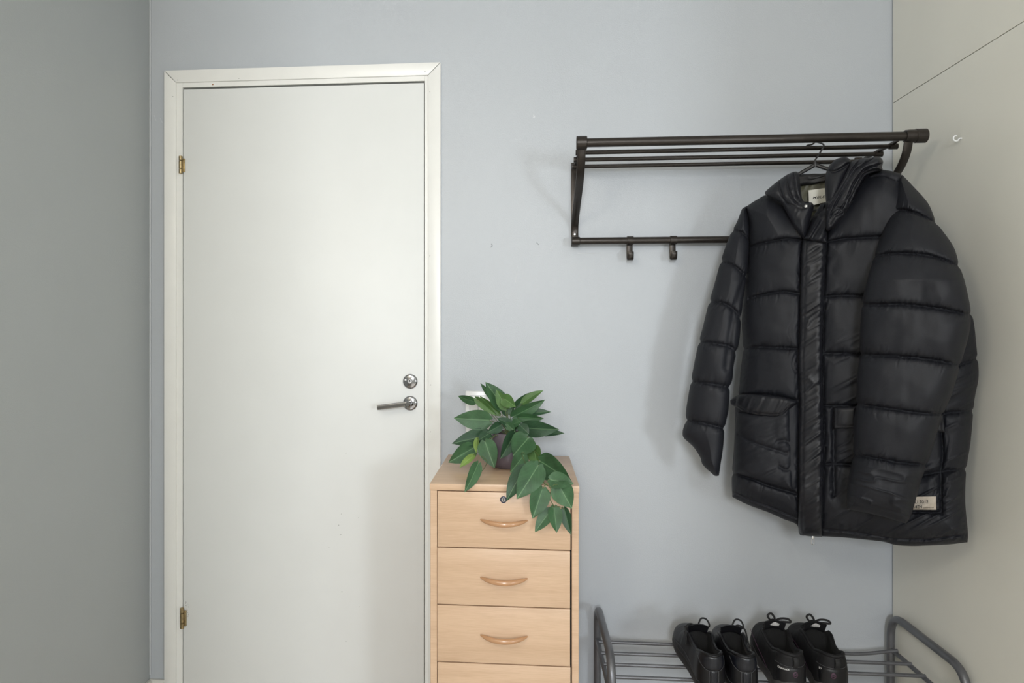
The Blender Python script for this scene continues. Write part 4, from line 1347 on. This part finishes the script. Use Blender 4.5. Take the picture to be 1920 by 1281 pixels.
def build_shoe(sh, root, up_m, sole_m, heel_kind):
    NS, K = 80, 8
    us = (1 - np.cos(np.linspace(0, math.pi, NS))) / 2
    us = us * 0.999 + 0.0004
    rows = []
    for u in us:
        w = float(sh.w(u))
        ring = []
        if u < sh.uo:
            h = float(sh.top(u))
            for k in range(3 * K + 1):
                a = math.pi * k / (3 * K)
                ex = math.copysign(abs(math.cos(a)) ** 0.75, math.cos(a))
                z = sh.zs + (h - sh.zs) * math.sin(a) ** 0.8
                # crease lines over the toes
                if 0.20 < u < 0.32:
                    z -= 0.0018 * math.sin((u - 0.2) / 0.12 * 4 * math.pi) ** 2 * math.sin(a)
                ring.append((w * ex, z))
        else:
            hc = float(sh.collar(u))
            for k in range(K + 1):
                f = k / K
                ring.append((w * sh.lean(f, u), sh.zs + (hc - sh.zs) * f))
            xi = max(w * sh.lean(1, u) - 0.008, 0.0)
            prof_ = [(xi, hc), (xi, hc - 0.02), (xi * 0.98, (hc + sh.zs) / 2), (xi * 0.9, sh.zs + 0.008)]
            inner = prof_ + [(-a, b) for a, b in prof_[::-1]]
            ring += inner[:2 * K - 1][:K - 1] if False else inner
            ring = ring[:K + 1] + inner[:] + [(-w * sh.lean(k / K, u), sh.zs + (hc - sh.zs) * k / K) for k in range(K, -1, -1)]
        rows.append((u, ring))
    # unify the point count
    n_open = (K + 1) * 2 + 8
    out = []
    for u, ring in rows:
        if len(ring) != n_open:
            P = np.array(ring)
            t = np.linspace(0, 1, len(P))
            q = np.r_[np.linspace(0, 0.33, K + 1), np.linspace(0.36, 0.64, 8), np.linspace(0.67, 1, K + 1)]
            ring = list(zip(np.interp(q, t, P[:, 0]), np.interp(q, t, P[:, 1])))
        out.append([sh.p(x, u, z) for x, z in ring])
    vs = [v for r in out for v in r]
    fs = []
    for i in range(NS - 1):
        for j in range(n_open - 1):
            a = i * n_open + j
            fs.append((a, a + 1, a + n_open + 1, a + n_open))
    fs.append(tuple(range(n_open)))
    fs.append(tuple((NS - 1) * n_open + j for j in range(n_open)))
    split = next(i for i, u in enumerate(us) if u >= sh.uo)
    up = from_data('upper', vs, fs, up_m, root, True, None)
    up['_o'] = (0, 0, 0)
    # dark lining inside the opening
    me = up.data
    me.materials.append(M['shoelining'])
    for i, f in enumerate(me.polygons):
        idx = [v % n_open for v in f.vertices]
        r_ = [v // n_open for v in f.vertices]
        if min(r_) >= split - 1 and all(K < k < K + 9 for k in idx) and len(f.vertices) == 4:
            f.material_index = 1
    # sole
    su = (1 - np.cos(np.linspace(0, math.pi, 60))) / 2
    bm = bmesh.new()
    rings = []
    levels = [(0.0, 0.955), (0.003, 1.0), (sh.zs * 0.55, 1.035), (sh.zs - 0.002, 1.045), (sh.zs + 0.003, 1.02)]
    outl = [(u, 1) for u in su] + [(u, -1) for u in su[::-1][1:-1]]
    for z, k in levels:
        r_ = []
        for i, (u, sd_) in enumerate(outl):
            zz = z
            if sh.sn and z >= sh.zs * 0.5:
                zz = z + 0.004 * math.sin(u * 26) * (1 if z < sh.zs else 0.6) + 0.010 * max(0, 0.10 - u) / 0.10 + 0.012 * max(0, u - 0.9) / 0.1
            if z < 0.004:
                zz = z + 0.016 * max(0, 0.16 - u) / 0.16
            uu = min(max(0.5 + (u - 0.5) * (1 + (k - 1) * 0.35), -0.01), 1.01)
            r_.append(bm.verts.new(sh.p(sd_ * float(sh.w(np.clip(u, 0.0006, 0.9994))) * k, uu, zz)))
        rings.append(r_)
    n = len(outl)
    for a, b in zip(rings, rings[1:]):
        for i in range(n):
            bm.faces.new((a[i], a[(i + 1) % n], b[(i + 1) % n], b[i]))
    bm.faces.new(rings[0][::-1])
    bm.faces.new(rings[-1])
    from_bm('sole', bm, sole_m, root, True, 55)
    # padded collar rim
    rim = []
    for u in np.linspace(sh.uo + 0.02, 0.9985, 26):
        rim.append((float(sh.w(u) * sh.lean(1, u)) - 0.003, u))
    rimp = [sh.p(x, u, float(sh.collar(u)) - 0.001) for x, u in rim] + [sh.p(-x, u, float(sh.collar(u)) - 0.001) for x, u in rim[::-1]]
    rimp = [v + Vector((0, 0, 0)) for v in rimp]
    tube('collar_rim', rimp, 0.0046, up_m, root, 10)
    # tongue
    tp = []
    NT, NW = 10, 8
    vs, fs = [], []
    for lay in (0, 1):
        for i in range(NT + 1):
            f = i / NT
            u = float(np.interp(f, [0, 0.3, 0.65, 1], [0.24, 0.31, sh.uo + 0.005, sh.uo + 0.030]))
            zc_ = float(np.interp(f, [0, 0.3, 0.65, 1], [sh.top(0.24) + 0.002, sh.top(0.31) + 0.003, sh.ton_h * 0.97, sh.ton_h * 1.20]))
            hwid = 0.018 + 0.011 * f
            for j in range(NW + 1):
                v = -1 + 2 * j / NW
                vs.append(sh.p(v * hwid, u + 0.020 * lay * f, zc_ - 0.007 * v * v - 0.006 * lay * (1 - f)))
    k = (NT + 1) * (NW + 1)
    for i in range(NT):
        for j in range(NW):
            a = i * (NW + 1) + j
            fs += [(a, a + 1, a + NW + 2, a + NW + 1), (k + a, k + a + NW + 1, k + a + NW + 2, k + a + 1)]
    rimi = list(range(NW + 1)) + [i * (NW + 1) + NW for i in range(1, NT + 1)] + [NT * (NW + 1) + j for j in range(NW - 1, -1, -1)] + [i * (NW + 1) for i in range(NT - 1, 0, -1)]
    for a, b in zip(rimi, rimi[1:] + rimi[:1]):
        fs.append((a, b, k + b, k + a))
    tongue = from_data('tongue', vs, fs, up_m, root, True, 60)
    tongue['_o'] = (0, 0, 0)
    # laces
    for i in range(5):
        u = 0.25 + i * 0.036
        zt2 = float(np.interp(u, [0.24, 0.30, sh.uo, sh.uo + 0.075], [sh.top(0.24) + 0.006, sh.top(0.30) + 0.007, sh.ton_h * 0.97 + 0.004, sh.ton_h * 1.08]))
        xw = 0.020 + 0.002 * i
        du = 0.030 * (1 if i % 2 else -1)
        tube('lace', smooth_path([sh.p(-xw, u + du * 0.5, zt2 - 0.010), sh.p(0, u, zt2 + 0.001), sh.p(xw, u - du * 0.5, zt2 - 0.010)], 5), 0.002, M['lace'], root, 8, sec=circ(0.0034, 8, 0.0018))

    def heel_piece(name, pts_xz, m, parent, out_=0.0016, lab=None):
        """piece lying on the back of the heel; polygon in (x, relative height)"""
        xs = [a for a, b in pts_xz]
        fsx = [b for a, b in pts_xz]
        cxm, cfm = sum(xs) / len(xs), sum(fsx) / len(fsx)
        vs_, fs_ = [], []
        rings_ = 6
        n_ = len(pts_xz)
        hc = sh.heel_h

        def at(x, f, o):
            f_ = min(max(f, 0.0), 1.02)
            u = sh.heel_u(x, f_)
            d = Vector((x / sh.wh * 0.7, 0.75, 0)).normalized()
            v = sh.p(x + d.x * o, u, sh.zs + (hc - sh.zs) * f)
            c, sn_ = math.cos(sh.yaw), math.sin(sh.yaw)
            return v + Vector((d.y * o * sn_, -d.y * o * c, 0))
        for r in range(rings_, -1, -1):
            k_ = r / rings_
            if r == 0:
                vs_.append(at(cxm, cfm, out_))
            else:
                for a, b in pts_xz:
                    edge = 0.0 if r == rings_ else out_ * math.sqrt(max(0, 1 - (k_ ** 6)))
                    vs_.append(at(cxm + (a - cxm) * k_, cfm + (b - cfm) * k_, edge if r < rings_ else -0.0006))
        for r in range(rings_ - 1):
            for i in range(n_):
                a = r * n_ + i
                b = r * n_ + (i + 1) % n_
                fs_.append((a, b, b + n_, a + n_))
        last = (rings_ - 1) * n_
        for i in range(n_):
            fs_.append((last + i, last + (i + 1) % n_, len(vs_) - 1))
        o = from_data(name, vs_, fs_, m, parent, True, None)
        if lab:
            o['label'] = lab
        return o, at

    W_ = sh.wh
    if heel_kind == 'leather':
        ov = [(W_ * 0.86 * math.copysign(abs(math.cos(a)) ** 0.7, math.cos(a)), 0.77 + 0.235 * math.copysign(abs(math.sin(a)) ** 0.8, math.sin(a))) for a in np.linspace(0, 2 * math.pi, 32, endpoint=False)]
        heel_piece('heel_pad', ov, M['leather_heel'], root, 0.0050)
        st = [(-0.010, 0.02), (0.0, 0.02), (0.010, 0.02), (0.009, 0.2), (0.009, 0.4), (0.010, 0.56), (0, 0.53), (-0.010, 0.56), (-0.009, 0.4), (-0.009, 0.2)]
        heel_piece('heel_strip', st, M['leather_heel'], root, 0.0020)
        _, at = heel_piece('heel_stay', [(a * 0.3, b) for a, b in st], M['leather_heel'], root, 0.0024)
        for sx_ in (-1, 1):
            tube('stitching', [at(sx_ * (0.012 - 0.002 * abs(f - 0.3)), f, 0.0008) for f in np.linspace(0.02, 0.54, 12)], 0.0006, M['stitch'], root, 6)
            tube('stitching', smooth_path([at(sx_ * W_ * k_, f, 0.0009) for k_, f in ((0.15, 0.515), (0.5, 0.55), (0.8, 0.66), (0.90, 0.80))], 5), 0.0006, M['stitch'], root, 6)
            tube('stitching', [sh.p(sx_ * (float(sh.w(u)) * sh.lean(0.35, u) + 0.0006), u, sh.zs + (0.30 + 0.25 * math.sin((u - 0.2) * 6)) * (0.04)) for u in np.linspace(0.16, 0.80, 22)], 0.0007, M['stitch'], root, 6)
            tube('stitching', [sh.p(sx_ * (float(sh.w(u)) * 1.02), u, sh.zs + 0.006) for u in np.linspace(0.06, 0.94, 28)], 0.0007, M['stitch'], root, 6)
        tube('lace_end', smooth_path([sh.p(0.004, 0.40, sh.ton_h + 0.004), sh.p(0.020 * sh.foot, 0.42, sh.ton_h + 0.016), sh.p(0.036 * sh.foot, 0.46, sh.ton_h + 0.010), sh.p(0.040 * sh.foot, 0.52, sh.ton_h - 0.012), sh.p(0.044 * sh.foot, 0.56, sh.zs + 0.045)], 6), 0.0024, M['lace'], root, 8)
        tube('lace_bow', smooth_path([sh.p(0.002, 0.40, sh.ton_h + 0.004), sh.p(0.014, 0.37, sh.ton_h + 0.024), sh.p(0.030, 0.37, sh.ton_h + 0.022), sh.p(0.034, 0.40, sh.ton_h + 0.006), sh.p(0.006, 0.40, sh.ton_h + 0.004)], 6), 0.0024, M['lace'], root, 8)
    else:
        hb_ = [(W_ * 0.95 * math.cos(a), 0.60 + (0.40 if math.sin(a) > 0 else 0.10) * math.sin(a) * (1.0 if abs(math.cos(a)) < 0.4 else 0.85)) for a in np.linspace(0, 2 * math.pi, 30, endpoint=False)]
        cnt = [(W_ * 0.93 * math.copysign(abs(math.cos(a)) ** 0.5, math.cos(a)), 0.31 + 0.29 * math.copysign(abs(math.sin(a)) ** 0.5, math.sin(a))) for a in np.linspace(0, 2 * math.pi, 36, endpoint=False)]
        heel_piece('heel_counter', cnt, M['leather'], root, 0.0022)
        em = [(0.0070 * math.cos(a) + 0.004 * sh.foot, 0.40 + 0.105 * math.sin(a)) for a in np.linspace(0, 2 * math.pi, 22, endpoint=False)]
        e_, at = heel_piece('emblem', em, M['purple'], root, 0.0032, 'round dull purple emblem')
        em2 = [(0.0055 * math.cos(a) + 0.004 * sh.foot, 0.40 + 0.082 * math.sin(a)) for a in np.linspace(0, 2 * math.pi, 22, endpoint=False)]
        heel_piece('emblem_field', em2, M['leather'], root, 0.0036)
        tube('emblem_mark', [at(0.004 * sh.foot - 0.004, 0.38, 0.0040), at(0.004 * sh.foot, 0.41, 0.0042), at(0.004 * sh.foot + 0.0042, 0.45, 0.0040)], 0.0007, M['purple'], root, 6)
        tube('emblem_mark', [at(0.004 * sh.foot - 0.0045, 0.43, 0.0040), at(0.004 * sh.foot, 0.395, 0.0042), at(0.004 * sh.foot + 0.0036, 0.365, 0.0040)], 0.0007, M['purple'], root, 6)
        # pull loop
        tube('pull_loop', smooth_path([at(0.004, 0.62, 0.001), at(0.004, 0.72, 0.007), at(0.004, 0.84, 0.008), at(0.004, 0.93, 0.002)], 6), 0.004, M['lace'], root, 8, sec=rrect(0.012, 0.0018, 0.0006, 1), up=Vector((0, -1, 0)))
        # raised scalloped collar points
        tube('stitching', smooth_path([at(W_ * k_, 0.62 + 0.02 * abs(k_), 0.0012) for k_ in (-0.92, -0.6, -0.2, 0.2, 0.6, 0.92)], 5), 0.0006, M['stitch'], root, 6)
        xo, fo = -0.0335, 0.515

        def xf(a, b):
            return at(xo + a, fo + b / (sh.heel_h - sh.zs), 0.0034)
        text_mesh('lettering', 'DintexX' if sh.foot > 0 else 'D', 0.0068, xf, M['dirty_white'], root, 0.00012)
        # white mark on the tongue
        q = []
        for xx, ff in ((-0.013, 0.84), (-0.006, 0.92), (0.0, 0.96), (0.012, 0.90), (0.011, 0.80), (-0.003, 0.78)):
            u = float(np.interp(ff, [0, 0.3, 0.65, 1], [0.24, 0.31, sh.uo + 0.005, sh.uo + 0.030]))
            zc_ = float(np.interp(ff, [0, 0.3, 0.65, 1], [sh.top(0.24), sh.top(0.31), sh.ton_h * 0.97, sh.ton_h * 1.20]))
            q.append(sh.p(xx, u + 0.020 * ff + 0.005, zc_ - 0.004 * (xx / 0.02) ** 2 - 0.006 * (1 - ff)))
        lw = from_data('tongue_mark', q, [(0, 1, 2, 3, 4, 5)], M['dirty_white'], None, False)
        lw.parent = tongue
        # lace knot and bow
        tube('lace_bow', smooth_path([sh.p(-0.004, 0.36, sh.ton_h + 0.004), sh.p(-0.014, 0.35, sh.ton_h + 0.020), sh.p(-0.004, 0.34, sh.ton_h + 0.026), sh.p(0.005, 0.35, sh.ton_h + 0.014), sh.p(0.0, 0.36, sh.ton_h + 0.004)], 6), 0.0030, M['lace'], root, 8)
        tube('lace_bow', smooth_path([sh.p(0.0, 0.36, sh.ton_h + 0.005), sh.p(0.020, 0.35, sh.ton_h + 0.014), sh.p(0.040, 0.36, sh.ton_h + 0.015), sh.p(0.046, 0.37, sh.ton_h + 0.008), sh.p(0.020, 0.37, sh.ton_h + 0.008), sh.p(0.0, 0.36, sh.ton_h + 0.004)], 6), 0.0031, M['lace'], root, 8)
        tube('lace_knot', smooth_path([sh.p(-0.008, 0.36, sh.ton_h + 0.004), sh.p(0, 0.355, sh.ton_h + 0.008), sh.p(0.008, 0.36, sh.ton_h + 0.004)], 5), 0.0058, M['lace'], root, 8)
        for sx_ in (-1, 1):
            tube('stitching', [sh.p(sx_ * (float(sh.w(u)) * 1.0 + 0.0004), u, sh.zs + 0.012 + 0.02 * math.sin(u * 5)) for u in np.linspace(0.15, 0.8, 22)], 0.0007, M['purple'], root, 6)


SHOES = [
    ('dress_shoe', 'black leather lace-up shoe, leftmost on the shoe rack', 'black leather pair on the rack', 'leather', -1, (1288, 1190), (1338, 1255)),
    ('dress_shoe', 'black leather lace-up shoe beside the grey-soled trainers', 'black leather pair on the rack', 'leather', 1, (1352, 1190), (1399, 1255)),
    ('trainer', 'black trainer with grey sole, next to the leather shoes', 'black trainers on the rack', 'trainer', 1, (1430, 1190), (1487, 1255)),
    ('trainer', 'black trainer with grey sole, rightmost shoe on the rack', 'black trainers on the rack', 'trainer', -1, (1503, 1190), (1565, 1255)),
]
for name, lab, grp, kind, foot, toe_px, heel_px in SHOES:
    if kind == 'leather':
        sh = Shoe(0.300, 0.0485, 0.0370, 0.066, 0.106, 0.092, False)
        yt, yh = -0.115, -0.410
    else:
        sh = Shoe(0.305, 0.053, 0.0410, 0.074, 0.114, 0.104, True)
        yt, yh = -0.105, -0.405
    sh.foot = foot
    sh.pitch = math.radians(4.5)
    tpw, hpw = PY(*toe_px, yt), PY(*heel_px, yh)
    d = Vector((tpw.x - hpw.x, yt - yh, 0))
    sh.yaw = math.atan2(-d.x, d.y)
    sh.pos = Vector((tpw.x, yt, zrod + 0.0095))
    root = empty(name, (hpw.x, yh, zrod + 0.0095), lab, 'shoe', grp)
    build_shoe(sh, root, M['leather'] if kind == 'leather' else M['softshell'], M['rubber'] if kind == 'leather' else M['rubber_grey'], kind)

for o in list(bpy.data.objects):
    if '_o' in o:
        del o['_o']
